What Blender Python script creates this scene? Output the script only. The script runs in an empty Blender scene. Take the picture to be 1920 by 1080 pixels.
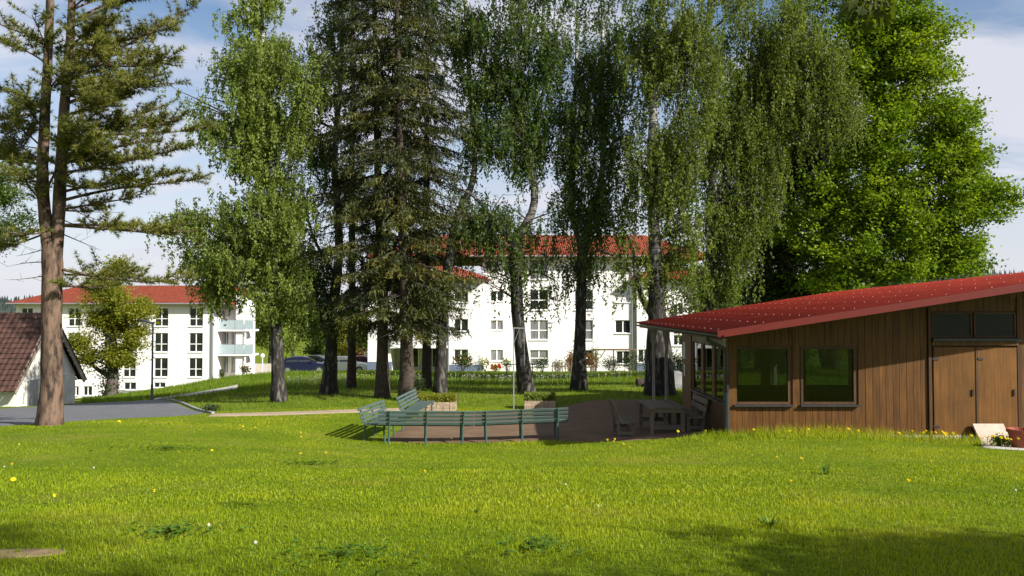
import bpy, math, random
import numpy as np
R = math.radians
random.seed(7); RNG = np.random.default_rng(7)
SC = bpy.context.scene; COL = SC.collection

# ------------------------------------------------------------------ camera
CZ = 1.6; FPX = 1450.0; PITCH = math.atan(37 / FPX)
cd = bpy.data.cameras.new('camera'); cam = bpy.data.objects.new('camera', cd); COL.objects.link(cam)
cam.location = (0, 0, CZ); cam.rotation_euler = (math.pi / 2 + PITCH, 0, 0)
cd.sensor_width = 36; cd.lens = 36 * FPX / 1920; cd.clip_start = 0.05; cd.clip_end = 12000
SC.camera = cam
def at(px, py, Y):
    u, v = (px - 960) / FPX, (540 - py) / FPX
    c, s = math.cos(PITCH), math.sin(PITCH)
    k = Y / (c - v * s)
    return np.array((u * k, Y, CZ + (v * c + s) * k))
# ------------------------------------------------------------------ world, sun, exposure
SUN_EL, SUN_PHI = R(33), R(32)
sdir = np.array((math.cos(SUN_EL) * math.cos(SUN_PHI), -math.cos(SUN_EL) * math.sin(SUN_PHI), math.sin(SUN_EL)))
W = bpy.data.worlds.new('World'); SC.world = W; W.use_nodes = True
nt = W.node_tree; nt.nodes.clear()
def N(t, ty, **kw):
    n = t.nodes.new(ty)
    for k, v in kw.items():
        if k.startswith('i_'):
            n.inputs[int(k[2:]) if k[2:].isdigit() else k[2:].replace('_', ' ')].default_value = v
        else: setattr(n, k, v)
    return n
def L(t, a, b): t.links.new(a, b)
sky = N(nt, 'ShaderNodeTexSky', sky_type='NISHITA', sun_disc=False, sun_elevation=SUN_EL, sun_rotation=math.pi / 2 + SUN_PHI,
        air_density=1.0, dust_density=0.6, ozone_density=2.0)
tc = N(nt, 'ShaderNodeTexCoord'); sx = N(nt, 'ShaderNodeSeparateXYZ'); L(nt, tc.outputs['Generated'], sx.inputs[0])
ad = N(nt, 'ShaderNodeMath', operation='ADD', i_1=0.16); L(nt, sx.outputs[2], ad.inputs[0])
mx = N(nt, 'ShaderNodeMath', operation='MAXIMUM', i_1=0.05); L(nt, ad.outputs[0], mx.inputs[0])
dx = N(nt, 'ShaderNodeMath', operation='DIVIDE'); dy = N(nt, 'ShaderNodeMath', operation='DIVIDE')
L(nt, sx.outputs[0], dx.inputs[0]); L(nt, mx.outputs[0], dx.inputs[1]); L(nt, sx.outputs[1], dy.inputs[0]); L(nt, mx.outputs[0], dy.inputs[1])
cx = N(nt, 'ShaderNodeCombineXYZ'); L(nt, dx.outputs[0], cx.inputs[0]); L(nt, dy.outputs[0], cx.inputs[1])
mp = N(nt, 'ShaderNodeMapping'); mp.inputs['Location'].default_value = (5.2, 3.1, 0); mp.inputs['Scale'].default_value = (0.8, 1.25, 1)
L(nt, cx.outputs[0], mp.inputs['Vector'])
nz = N(nt, 'ShaderNodeTexNoise'); nz.inputs['Scale'].default_value = 1.15; nz.inputs['Detail'].default_value = 9; nz.inputs['Roughness'].default_value = 0.55
nz.inputs['Distortion'].default_value = 0.5
L(nt, mp.outputs[0], nz.inputs['Vector'])
cr = N(nt, 'ShaderNodeValToRGB'); cr.color_ramp.elements[0].position = 0.40; cr.color_ramp.elements[1].position = 0.58
cr.color_ramp.elements[0].color = (0, 0, 0, 1); cr.color_ramp.elements[1].color = (0.93, 0.93, 0.93, 1)
L(nt, nz.outputs['Fac'], cr.inputs[0])
# thin overcast veil thickening towards the horizon all round
hz = N(nt, 'ShaderNodeMapRange'); hz.inputs['From Min'].default_value = 0.0; hz.inputs['From Max'].default_value = 0.34
hz.inputs['To Min'].default_value = 0.95; hz.inputs['To Max'].default_value = 0.0
L(nt, sx.outputs[2], hz.inputs['Value'])
mxx = N(nt, 'ShaderNodeMath', operation='MAXIMUM'); L(nt, cr.outputs[0], mxx.inputs[0]); L(nt, hz.outputs[0], mxx.inputs[1])
mixc = N(nt, 'ShaderNodeMixRGB'); mixc.inputs[2].default_value = (5.7, 5.75, 6.4, 1)
L(nt, mxx.outputs[0], mixc.inputs[0]); L(nt, sky.outputs[0], mixc.inputs[1])
bg = N(nt, 'ShaderNodeBackground'); bg.inputs[1].default_value = 0.075; L(nt, mixc.outputs[0], bg.inputs[0])
wo = N(nt, 'ShaderNodeOutputWorld'); L(nt, bg.outputs[0], wo.inputs[0])
sl = bpy.data.lights.new('sun', 'SUN'); sl.energy = 5.0; sl.angle = R(0.53); sl.color = (1.0, 0.95, 0.87)
sun = bpy.data.objects.new('sun', sl); COL.objects.link(sun)
from mathutils import Vector
sun.rotation_euler = Vector(sdir).to_track_quat('Z', 'Y').to_euler(); sun.location = (30, -25, 40)
SC.view_settings.view_transform = 'Standard'; SC.view_settings.look = 'None'
SC.view_settings.exposure = 0.86; SC.view_settings.gamma = 1.0; SC.view_settings.use_curve_mapping = False
SC.render.engine = 'CYCLES'
SC.cycles.max_bounces = 6; SC.cycles.transparent_max_bounces = 8; SC.cycles.diffuse_bounces = 3; SC.cycles.glossy_bounces = 3
SC.cycles.transmission_bounces = 4; SC.cycles.use_denoising = True

# ------------------------------------------------------------------ materials
MATS = {}
def base_mat(name):
    m = bpy.data.materials.new(name); m.use_nodes = True; t = m.node_tree
    b = t.nodes['Principled BSDF']; MATS[name] = m
    return m, t, b
def plain(name, c, rough=0.6, metal=0.0, var=0.12, scale=6.0, bump=0.0, bscale=40.0, spec=0.4, stretch=(1, 1, 1), detail=5):
    m, t, b = base_mat(name)
    co = N(t, 'ShaderNodeTexCoord'); mpn = N(t, 'ShaderNodeMapping'); mpn.inputs['Scale'].default_value = stretch
    L(t, co.outputs['Object'], mpn.inputs[0])
    n = N(t, 'ShaderNodeTexNoise'); n.inputs['Scale'].default_value = scale; n.inputs['Detail'].default_value = detail
    L(t, mpn.outputs[0], n.inputs['Vector'])
    r = N(t, 'ShaderNodeValToRGB'); r.color_ramp.elements[0].position = 0.25; r.color_ramp.elements[1].position = 0.75
    c = np.array(c, float)
    r.color_ramp.elements[0].color = (*np.clip(c * (1 - var), 0, 1), 1); r.color_ramp.elements[1].color = (*np.clip(c * (1 + var), 0, 1), 1)
    L(t, n.outputs['Fac'], r.inputs[0]); L(t, r.outputs[0], b.inputs['Base Color'])
    b.inputs['Roughness'].default_value = rough; b.inputs['Metallic'].default_value = metal; b.inputs['Specular IOR Level'].default_value = spec
    if bump:
        n2 = N(t, 'ShaderNodeTexNoise'); n2.inputs['Scale'].default_value = bscale; n2.inputs['Detail'].default_value = 6
        L(t, mpn.outputs[0], n2.inputs['Vector'])
        bp = N(t, 'ShaderNodeBump'); bp.inputs['Strength'].default_value = bump; bp.inputs['Distance'].default_value = 0.02
        L(t, n2.outputs['Fac'], bp.inputs['Height']); L(t, bp.outputs[0], b.inputs['Normal'])
    return m
def leaf_mat(name, dark, mid, light, transl=0.4, tcol=None, rough=0.5):
    m, t, b = base_mat(name)
    a = N(t, 'ShaderNodeAttribute', attribute_name='tint')
    r = N(t, 'ShaderNodeValToRGB'); e = r.color_ramp.elements
    e[0].position = 0.0; e[1].position = 1.0; e[0].color = (*dark, 1); e[1].color = (*light, 1)
    k = e.new(0.5); k.color = (*mid, 1)
    L(t, a.outputs['Fac'], r.inputs[0]); L(t, r.outputs[0], b.inputs['Base Color'])
    b.inputs['Roughness'].default_value = rough; b.inputs['Specular IOR Level'].default_value = 0.25
    tr = N(t, 'ShaderNodeBsdfTranslucent')
    g = N(t, 'ShaderNodeMixRGB', blend_type='MULTIPLY'); g.inputs[0].default_value = 1; g.inputs[2].default_value = (*(tcol or (1.25, 1.2, 0.5)), 1)
    L(t, r.outputs[0], g.inputs[1]); L(t, g.outputs[0], tr.inputs[0])
    ms = N(t, 'ShaderNodeMixShader'); ms.inputs[0].default_value = transl
    o = t.nodes['Material Output']
    L(t, b.outputs[0], ms.inputs[1]); L(t, tr.outputs[0], ms.inputs[2]); L(t, ms.outputs[0], o.inputs[0])
    return m
def bark_mat(name, pale, dark, zlo, zhi, hs=(5, 5, 26), rough=0.85, pos=(0.42, 0.56), flow=(0.035, 0.03, 0.026)):
    """bark whose base is fissured and dark, with crown shade painted in, changing into a patched pale bark higher up (zlo..zhi metres above the foot)"""
    m, t, b = base_mat(name)
    co = N(t, 'ShaderNodeTexCoord'); mpn = N(t, 'ShaderNodeMapping'); mpn.inputs['Scale'].default_value = hs
    L(t, co.outputs['Object'], mpn.inputs[0])
    n = N(t, 'ShaderNodeTexNoise'); n.inputs['Scale'].default_value = 0.6; n.inputs['Detail'].default_value = 6; n.inputs['Roughness'].default_value = 0.6
    L(t, mpn.outputs[0], n.inputs['Vector'])
    r = N(t, 'ShaderNodeValToRGB'); r.color_ramp.elements[0].position = pos[0]; r.color_ramp.elements[1].position = pos[1]
    r.color_ramp.elements[0].color = (*dark, 1); r.color_ramp.elements[1].color = (*pale, 1)
    L(t, n.outputs['Fac'], r.inputs[0])
    mp2 = N(t, 'ShaderNodeMapping'); mp2.inputs['Scale'].default_value = (9, 9, 2.4); L(t, co.outputs['Object'], mp2.inputs[0])
    v = N(t, 'ShaderNodeTexNoise'); v.inputs['Scale'].default_value = 1.0; v.inputs['Detail'].default_value = 7; L(t, mp2.outputs[0], v.inputs['Vector'])
    r2 = N(t, 'ShaderNodeValToRGB'); r2.color_ramp.elements[0].position = 0.52; r2.color_ramp.elements[1].position = 0.70
    r2.color_ramp.elements[0].color = (*flow, 1); r2.color_ramp.elements[1].color = (*(np.array(pale) * 0.36), 1)
    L(t, v.outputs['Fac'], r2.inputs[0])
    s = N(t, 'ShaderNodeSeparateXYZ'); L(t, co.outputs['Object'], s.inputs[0])
    mr = N(t, 'ShaderNodeMapRange'); mr.inputs['From Min'].default_value = zlo; mr.inputs['From Max'].default_value = zhi
    L(t, s.outputs[2], mr.inputs['Value'])
    mc = N(t, 'ShaderNodeMixRGB'); L(t, mr.outputs[0], mc.inputs[0]); L(t, r2.outputs[0], mc.inputs[1]); L(t, r.outputs[0], mc.inputs[2])
    L(t, mc.outputs[0], b.inputs['Base Color']); b.inputs['Roughness'].default_value = rough; b.inputs['Specular IOR Level'].default_value = 0.15
    bp = N(t, 'ShaderNodeBump'); bp.inputs['Strength'].default_value = 0.7; bp.inputs['Distance'].default_value = 0.04
    L(t, v.outputs['Fac'], bp.inputs['Height']); L(t, bp.outputs[0], b.inputs['Normal'])
    return m
def glass_mat(name, tint=(0.75, 0.8, 0.78), ior=1.55, extra=0.0):
    m, t, b = base_mat(name)
    tr = N(t, 'ShaderNodeBsdfTransparent'); tr.inputs[0].default_value = (*tint, 1)
    gl = N(t, 'ShaderNodeBsdfGlossy'); gl.inputs['Roughness'].default_value = 0.01; gl.inputs[0].default_value = (0.95, 0.97, 1, 1)
    f = N(t, 'ShaderNodeFresnel'); f.inputs[0].default_value = ior
    a = N(t, 'ShaderNodeMath', operation='ADD', i_1=extra, use_clamp=True); L(t, f.outputs[0], a.inputs[0])
    ms = N(t, 'ShaderNodeMixShader'); L(t, a.outputs[0], ms.inputs[0]); L(t, tr.outputs[0], ms.inputs[1]); L(t, gl.outputs[0], ms.inputs[2])
    L(t, ms.outputs[0], t.nodes['Material Output'].inputs[0])
    return m
def wood_mat(name, c1, c2, rough=0.6, along='Z', spec=0.3, sc=1.0):
    m, t, b = base_mat(name)
    co = N(t, 'ShaderNodeTexCoord'); oi = N(t, 'ShaderNodeObjectInfo')
    ofs = N(t, 'ShaderNodeVectorMath', operation='SCALE'); cmb = N(t, 'ShaderNodeCombineXYZ')
    for i in range(3): L(t, oi.outputs['Random'], cmb.inputs[i])
    L(t, cmb.outputs[0], ofs.inputs[0]); ofs.inputs['Scale'].default_value = 17.0
    adv = N(t, 'ShaderNodeVectorMath', operation='ADD'); L(t, co.outputs['Object'], adv.inputs[0]); L(t, ofs.outputs[0], adv.inputs[1])
    mpn = N(t, 'ShaderNodeMapping'); k = {'X': (1.2, 22, 22), 'Y': (22, 1.2, 22), 'Z': (22, 22, 1.2)}[along]
    mpn.inputs['Scale'].default_value = tuple(q * sc for q in k)
    L(t, adv.outputs[0], mpn.inputs[0])
    n = N(t, 'ShaderNodeTexNoise'); n.inputs['Scale'].default_value = 1; n.inputs['Detail'].default_value = 6; n.inputs['Roughness'].default_value = 0.62
    L(t, mpn.outputs[0], n.inputs['Vector'])
    r = N(t, 'ShaderNodeValToRGB'); r.color_ramp.elements[0].position = 0.3; r.color_ramp.elements[1].position = 0.72
    r.color_ramp.elements[0].color = (*c1, 1); r.color_ramp.elements[1].color = (*c2, 1); L(t, n.outputs['Fac'], r.inputs[0])
    hv = N(t, 'ShaderNodeHueSaturation'); mr = N(t, 'ShaderNodeMapRange'); mr.inputs['To Min'].default_value = 0.86; mr.inputs['To Max'].default_value = 1.1
    L(t, oi.outputs['Random'], mr.inputs['Value']); L(t, mr.outputs[0], hv.inputs['Value']); L(t, r.outputs[0], hv.inputs['Color'])
    # broad weather stains
    n2 = N(t, 'ShaderNodeTexNoise'); n2.inputs['Scale'].default_value = 1.3; n2.inputs['Detail'].default_value = 4; L(t, adv.outputs[0], n2.inputs['Vector'])
    mr2 = N(t, 'ShaderNodeMapRange'); mr2.inputs['From Min'].default_value = 0.3; mr2.inputs['From Max'].default_value = 0.7
    mr2.inputs['To Min'].default_value = 0.7; mr2.inputs['To Max'].default_value = 1.1; L(t, n2.outputs['Fac'], mr2.inputs['Value'])
    mu = N(t, 'ShaderNodeMixRGB', blend_type='MULTIPLY'); mu.inputs[0].default_value = 1
    L(t, hv.outputs[0], mu.inputs[1]); L(t, mr2.outputs[0], mu.inputs[2])
    L(t, mu.outputs[0], b.inputs['Base Color']); b.inputs['Roughness'].default_value = rough; b.inputs['Specular IOR Level'].default_value = spec
    bp = N(t, 'ShaderNodeBump'); bp.inputs['Strength'].default_value = 0.35; bp.inputs['Distance'].default_value = 0.008
    L(t, n.outputs['Fac'], bp.inputs['Height']); L(t, bp.outputs[0], b.inputs['Normal'])
    return m

# ------------------------------------------------------------------ mesh helpers
def root_loc(o):
    v = np.zeros(3)
    while o is not None:
        v = v + np.array(o.location); o = o.parent
    return v
def link(name, me, mat, parent=None, world=True):
    o = bpy.data.objects.new(name, me); COL.objects.link(o)
    if mat is not None and not me.materials: me.materials.append(mat)
    if parent is not None: o.parent = parent
    return o
def np_mesh(name, V, F, mat, parent=None, tint=None, smooth=False, world=True):
    V = np.asarray(V, float).reshape(-1, 3); F = np.asarray(F, np.int32)
    if parent is not None and world: V = V - root_loc(parent)
    me = bpy.data.meshes.new(name); m, k = F.shape
    me.vertices.add(len(V)); me.vertices.foreach_set('co', V.astype(np.float32).ravel())
    me.loops.add(m * k); me.loops.foreach_set('vertex_index', F.ravel())
    me.polygons.add(m); me.polygons.foreach_set('loop_start', np.arange(0, m * k, k, dtype=np.int32))
    if smooth: me.polygons.foreach_set('use_smooth', np.ones(m, bool))
    me.update(calc_edges=True)
    if tint is not None:
        a = me.attributes.new('tint', 'FLOAT', 'FACE'); a.data.foreach_set('value', np.asarray(tint, np.float32))
    return link(name, me, mat, parent)
class MB:
    def __init__(s): s.v = []; s.f = []
    def add(s, vs, fs):
        k = len(s.v); s.v.extend([tuple(map(float, p)) for p in vs]); s.f.extend([tuple(i + k for i in f) for f in fs]); return s
    def box(s, a, b):
        x0, x1 = sorted((a[0], b[0])); y0, y1 = sorted((a[1], b[1])); z0, z1 = sorted((a[2], b[2]))
        return s.add([(x0, y0, z0), (x1, y0, z0), (x1, y1, z0), (x0, y1, z0), (x0, y0, z1), (x1, y0, z1), (x1, y1, z1), (x0, y1, z1)],
                     [(0, 3, 2, 1), (4, 5, 6, 7), (0, 1, 5, 4), (1, 2, 6, 5), (2, 3, 7, 6), (3, 0, 4, 7)])
    def beam(s, p, q, w, h, up=(0, 0, 1)):
        p, q = np.array(p, float), np.array(q, float); d = q - p; d /= np.linalg.norm(d)
        u = np.array(up, float); x = np.cross(d, u)
        if np.linalg.norm(x) < 1e-4: x = np.cross(d, (0, 1, 0))
        x /= np.linalg.norm(x); y = np.cross(x, d)
        vs = [c + x * sx_ * w / 2 + y * sy * h / 2 for c in (p, q) for sx_, sy in ((-1, -1), (1, -1), (1, 1), (-1, 1))]
        return s.add(vs, [(0, 1, 2, 3), (7, 6, 5, 4), (0, 4, 5, 1), (1, 5, 6, 2), (2, 6, 7, 3), (3, 7, 4, 0)])
    def tube(s, pts, rad, n=6, cap=True, wob=0.0):
        pts = np.asarray(pts, float); m = len(pts); rad = np.broadcast_to(np.asarray(rad, float), (m,))
        tg = np.gradient(pts, axis=0); tg /= np.linalg.norm(tg, axis=1)[:, None] + 1e-9
        ref = np.array((0.31, 0.95, 0.05)) if abs(tg[0][2]) > 0.7 else np.array((0, 0, 1.0))
        k = len(s.v); an = np.arange(n) * 2 * math.pi / n; ca, sa = np.cos(an)[:, None], np.sin(an)[:, None]
        for i in range(m):
            x = np.cross(tg[i], ref); x /= np.linalg.norm(x) + 1e-9; y = np.cross(tg[i], x)
            rr = rad[i] * (1 + (RNG.uniform(-wob, wob, (n, 1)) if wob else 0))
            s.v.extend(map(tuple, pts[i] + rr * (ca * x + sa * y)))
        for i in range(m - 1):
            for j in range(n):
                a, b = k + i * n + j, k + i * n + (j + 1) % n; s.f.append((a, b, b + n, a + n))
        if cap:
            s.f.append(tuple(k + j for j in reversed(range(n)))); s.f.append(tuple(k + (m - 1) * n + j for j in range(n)))
        return s
    def lathe(s, c, prof, n=16):
        k = len(s.v)
        for r, z in prof:
            for j in range(n):
                a = 2 * math.pi * j / n; s.v.append((c[0] + r * math.cos(a), c[1] + r * math.sin(a), c[2] + z))
        for i in range(len(prof) - 1):
            for j in range(n):
                a, b = k + i * n + j, k + i * n + (j + 1) % n; s.f.append((a, b, b + n, a + n))
        return s
    def prism(s, poly, axis, a, b):
        """poly: 2-D points; extruded along axis from a to b"""
        def P(p, t): return {'x': (t, p[0], p[1]), 'y': (p[0], t, p[1]), 'z': (p[0], p[1], t)}[axis]
        n = len(poly)
        return s.add([P(p, a) for p in poly] + [P(p, b) for p in poly],
                     [tuple(reversed(range(n))), tuple(range(n, 2 * n))] + [(i, (i + 1) % n, n + (i + 1) % n, n + i) for i in range(n)])
    def mesh(s, name, org=(0, 0, 0), smooth=False):
        me = bpy.data.meshes.new(name); o = np.array(org, float)
        me.from_pydata([tuple(np.array(v) - o) for v in s.v], [], s.f); me.update()
        if smooth:
            me.polygons.foreach_set('use_smooth', np.ones(len(me.polygons), bool))
        return me
    def build(s, name, mat, parent=None, smooth=False, world=True):
        return link(name, s.mesh(name, root_loc(parent) if (parent is not None and world) else (0, 0, 0), smooth), mat, parent)
def tag(o, label=None, cat=None, group=None, kind=None):
    for k, v in (('label', label), ('category', cat), ('group', group), ('kind', kind)):
        if v: o[k] = v
    return o
def thing(name, label, cat, loc=(0, 0, 0), rz=0.0, group=None):
    o = bpy.data.objects.new(name, None); COL.objects.link(o); o.location = tuple(map(float, loc)); o.rotation_euler = (0, 0, rz); o.empty_display_size = 0.2
    return tag(o, label, cat, group)
def copy_tree(o, parent=None):
    c = o.copy(); COL.objects.link(c); c.parent = parent
    for ch in [q for q in COL.objects if q.parent == o]: copy_tree(ch, c)
    return c
def inside(poly, x, y):
    x = np.asarray(x); y = np.asarray(y); r = np.zeros(x.shape, bool); n = len(poly)
    for i in range(n):
        (xa, ya), (xb, yb) = poly[i], poly[(i + 1) % n]
        c = ((ya > y) != (yb > y)) & (x < (xb - xa) * (y - ya) / (yb - ya + 1e-12) + xa); r ^= c
    return r
# ------------------------------------------------------------------ terrain
CT = []
def cpx(px, py, d): CT.append(at(px, py, d))
for p in [(0, 1080, 4.4), (960, 1080, 4.4), (1920, 1080, 4.4), (100, 951, 7.1), (960, 951, 7.3), (1850, 951, 7.1), (60, 880, 11.3), (960, 874, 12),
          (1850, 872, 11.4), (300, 815, 17), (735, 836, 19.7), (640, 790, 23.3), (560, 776, 25.5), (690, 770, 26), (400, 783, 24), (250, 784, 22.5),
          (0, 802, 19.5), (95, 797, 20), (1048, 829, 20.0), (1200, 828, 19.0), (1200, 792, 23.2), (1250, 750, 29), (1380, 815, 18.3), (1530, 814, 18.3),
          (1680, 823, 18.2), (1900, 838, 17.6), (1700, 790, 25), (1900, 795, 26), (525, 752, 31), (617, 738, 34), (718, 745, 32), (765, 750, 31),
          (825, 740, 33), (990, 738, 32.5), (1085, 730, 33), (1237, 742, 30), (800, 715, 47), (1100, 713, 47), (600, 712, 50), (600, 698, 64),
          (690, 697, 66), (900, 697, 68), (1050, 697, 70), (1280, 695, 70), (1400, 700, 60), (287, 752, 43), (150, 762, 34), (30, 765, 33.5),
          (145, 756, 40), (10, 752, 45), (400, 775, 26.5), (430, 765, 30), (445, 731, 44), (480, 708, 58), (300, 738, 58), (240, 750, 52),
          (150, 748, 84), (300, 728, 84), (400, 716, 84), (460, 706, 84), (520, 702, 75), (600, 695, 80), (690, 692, 80), (420, 711, 60), (370,720,60), (1450, 712, 36), (1550, 700, 42), (1450, 690, 55)]: cpx(*p)
for x, y, z in [(0, 0, 0), (-8, 0, .1), (8, 0, .15), (0, -10, .9), (12, -10, 1.1), (-12, -10, .9), (0, -30, 2.5), (25, -25, 2.8), (-25, -25, 2.3),
                (-60, 140, -8), (0, 140, -6.6), (60, 140, -5.6), (0, 110, -6), (50, 80, -4.4), (40, 40, -2.4), (-50, 40, -4.4), (-60, 90, -9), (-40, 20, -2)]:
    CT.append(np.array((x, y, z), float))
CT = np.array(CT)
def _U(r2): return np.where(r2 > 1e-9, 0.5 * r2 * np.log(np.maximum(r2, 1e-9)), 0)
def _tps(P, z, lam=0.6):
    n = len(P); K = _U(((P[:, None] - P[None]) ** 2).sum(-1)) + lam * np.eye(n); Q = np.c_[np.ones(n), P]
    A = np.zeros((n + 3, n + 3)); A[:n, :n] = K; A[:n, n:] = Q; A[n:, :n] = Q.T
    return np.linalg.solve(A, np.r_[z, np.zeros(3)])
_S = 0.1
_W = _tps(CT[:, :2] * _S, CT[:, 2], 0.02)
def H(x, y):
    x = np.asarray(x, float); y = np.asarray(y, float); sh = np.broadcast(x, y).shape
    P = np.stack([np.broadcast_to(x, sh).ravel(), np.broadcast_to(y, sh).ravel()], 1)
    Pc = np.stack([np.clip(P[:, 0], -75, 75), np.clip(P[:, 1], -40, 150)], 1) * _S
    out = np.empty(len(P))
    for i in range(0, len(P), 20000):
        q = Pc[i:i + 20000]
        out[i:i + 20000] = _U(((q[:, None] - CT[None, :, :2] * _S) ** 2).sum(-1)) @ _W[:-3] + _W[-3] + q @ _W[-2:]
    return out.reshape(sh) if sh else float(out[0])
def onground(px, d, dz=0.0):
    x = (px - 960) / FPX * d * (math.cos(PITCH)); return np.array((x, d, H(x, d) + dz))

# ground material: soil-and-turf below the blades
m, t, b = base_mat('turf')
co = N(t, 'ShaderNodeTexCoord')
n1 = N(t, 'ShaderNodeTexNoise'); n1.inputs['Scale'].default_value = 0.5; n1.inputs['Detail'].default_value = 8; n1.inputs['Roughness'].default_value = 0.65
n2 = N(t, 'ShaderNodeTexNoise'); n2.inputs['Scale'].default_value = 14; n2.inputs['Detail'].default_value = 8; n2.inputs['Roughness'].default_value = 0.75
for n_ in (n1, n2): L(t, co.outputs['Object'], n_.inputs['Vector'])
r1 = N(t, 'ShaderNodeValToRGB'); e = r1.color_ramp.elements; e[0].position = .3; e[1].position = .72
e[0].color = (.11, .18, .006, 1); e[1].color = (.20, .26, .012, 1)
r2 = N(t, 'ShaderNodeValToRGB'); e = r2.color_ramp.elements; e[0].position = .35; e[1].position = .7
e[0].color = (.35, .4, .35, 1); e[1].color = (1.2, 1.15, .9, 1)
L(t, n1.outputs['Fac'], r1.inputs[0]); L(t, n2.outputs['Fac'], r2.inputs[0])
mu = N(t, 'ShaderNodeMixRGB', blend_type='MULTIPLY'); mu.inputs[0].default_value = 1; L(t, r1.outputs[0], mu.inputs[1]); L(t, r2.outputs[0], mu.inputs[2])
def dry_mix(t, col):
    """straw-coloured dry patches of the lawn, the same in soil and blades"""
    g_ = N(t, 'ShaderNodeNewGeometry'); n_ = N(t, 'ShaderNodeTexNoise'); n_.inputs['Scale'].default_value = .42; n_.inputs['Detail'].default_value = 5; n_.inputs['Roughness'].default_value = .68
    L(t, g_.outputs['Position'], n_.inputs['Vector']); r_ = N(t, 'ShaderNodeMapRange'); r_.inputs['From Min'].default_value = .52; r_.inputs['From Max'].default_value = .74; r_.inputs['To Max'].default_value = .42
    L(t, n_.outputs['Fac'], r_.inputs['Value']); m_ = N(t, 'ShaderNodeMixRGB'); m_.inputs[2].default_value = (.30, .25, .055, 1); L(t, r_.outputs[0], m_.inputs[0]); L(t, col, m_.inputs[1]); return m_.outputs[0]
L(t, dry_mix(t, mu.outputs[0]), b.inputs['Base Color']); b.inputs['Roughness'].default_value = .95; b.inputs['Specular IOR Level'].default_value = .1
bp = N(t, 'ShaderNodeBump'); bp.inputs['Strength'].default_value = .8; bp.inputs['Distance'].default_value = .05
L(t, n2.outputs['Fac'], bp.inputs['Height']); L(t, bp.outputs[0], b.inputs['Normal'])
def axis(lo, hi, st, far):
    a = list(np.arange(lo, hi + 1e-6, st)); s = st
    x = a[-1]
    while x < far: s *= 1.35; x += s; a.append(x)
    s = st; x = a[0]; pre = []
    while x > -far: s *= 1.35; x -= s; pre.append(x)
    return np.array(pre[::-1] + a)
gx, gy = axis(-40, 30, .5, 6000), axis(-12, 92, .5, 6000)
GX, GY = np.meshgrid(gx, gy); GZ = H(GX, GY)
nx, ny = len(gx), len(gy); idx = np.arange(nx * ny).reshape(ny, nx)
F = np.stack([idx[:-1, :-1], idx[:-1, 1:], idx[1:, 1:], idx[1:, :-1]], -1).reshape(-1, 4)
g = np_mesh('ground', np.stack([GX, GY, GZ], -1), F, MATS['turf'], smooth=True); tag(g, 'sloping lawn and meadow ground', None, None, 'structure')

def drape(name, lower, upper, mat, lift=.03, nu=24, nv=8):
    """loft between two plan polylines and lay it on the terrain; edges are turned down into the soil"""
    def rs(pl, n):
        pl = np.array(pl, float); s = np.r_[0, np.cumsum(np.linalg.norm(np.diff(pl, axis=0), axis=1))]; u = np.linspace(0, s[-1], n)
        return np.stack([np.interp(u, s, pl[:, i]) for i in (0, 1)], 1)
    a, c = rs(lower, nu), rs(upper, nu); v = np.linspace(0, 1, nv)[:, None, None]
    P = a[None] * (1 - v) + c[None] * v
    Z = H(P[..., 0], P[..., 1]) + lift
    Z[0] -= lift + .03; Z[-1] -= lift + .03; Z[:, 0] -= lift + .03; Z[:, -1] -= lift + .03
    V = np.concatenate([P, Z[..., None]], -1); ii = np.arange(nu * nv).reshape(nv, nu)
    Fq = np.stack([ii[:-1, :-1], ii[:-1, 1:], ii[1:, 1:], ii[1:, :-1]], -1).reshape(-1, 4)
    o = np_mesh(name, V, Fq, mat, smooth=True); tag(o, None, None, None, 'structure'); return list(map(tuple, a)) + list(map(tuple, c[::-1]))
def pl(*pts): return [tuple(((p[0] - 960) / FPX * p[1], p[1])) for p in pts]
plain('asphalt', (.115, .118, .125), .85, var=.18, scale=3, bump=.5, bscale=60)
plain('gravel', (.135, .082, .046), .95, var=.22, scale=2.0, bump=.9, bscale=45)
plain('dirt_path', (.34, .26, .17), .95, var=.2, scale=2.5, bump=.7, bscale=30)
plain('paving', (.42, .39, .34), .9, var=.1, scale=3, bump=.3)
plain('bare_soil', (.30, .2, .11), .95, var=.35, scale=8, bump=.8, bscale=40)
EXC = []
EXC.append(drape('road', pl((-300, 18.4), (0, 19.7), (130, 21), (250, 22.5), (330, 24), (398, 26.3)), pl((-300, 30), (0, 33.0), (130, 36.5), (200, 39.5), (250, 42.6), (290, 43)), MATS['asphalt'], nu=40, nv=20))
EXC.append(drape('dirt_path', pl((380, 24.2), (500, 24.8), (600, 25.2), (690, 25.5), (765, 26)), pl((392, 26), (500, 26.2), (600, 26.4), (690, 26.6), (765, 27.2)), MATS['dirt_path']))
EXC.append(drape('paved_path', pl((293, 40.5), (370, 42.5), (446, 45.5)), pl((286, 46.5), (370, 50), (452, 54)), MATS['paving']))
EXC.append(drape('gravel_court', [(-3.55, 20.1), (0.9, 20.3), (1.8, 19.5), (3, 19.1), (5.1, 18.75)], [(-3.1, 25.6), (.8, 26.3), (3, 29.3), (5.6, 29.3)], MATS['gravel'], nu=30, nv=24, lift=.035))
EXC.append(drape('parking_lot', pl((470, 70), (560, 66), (700, 68)), pl((470, 100), (560, 100), (720, 100)), MATS['paving'], lift=.05))
BARE = []
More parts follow.
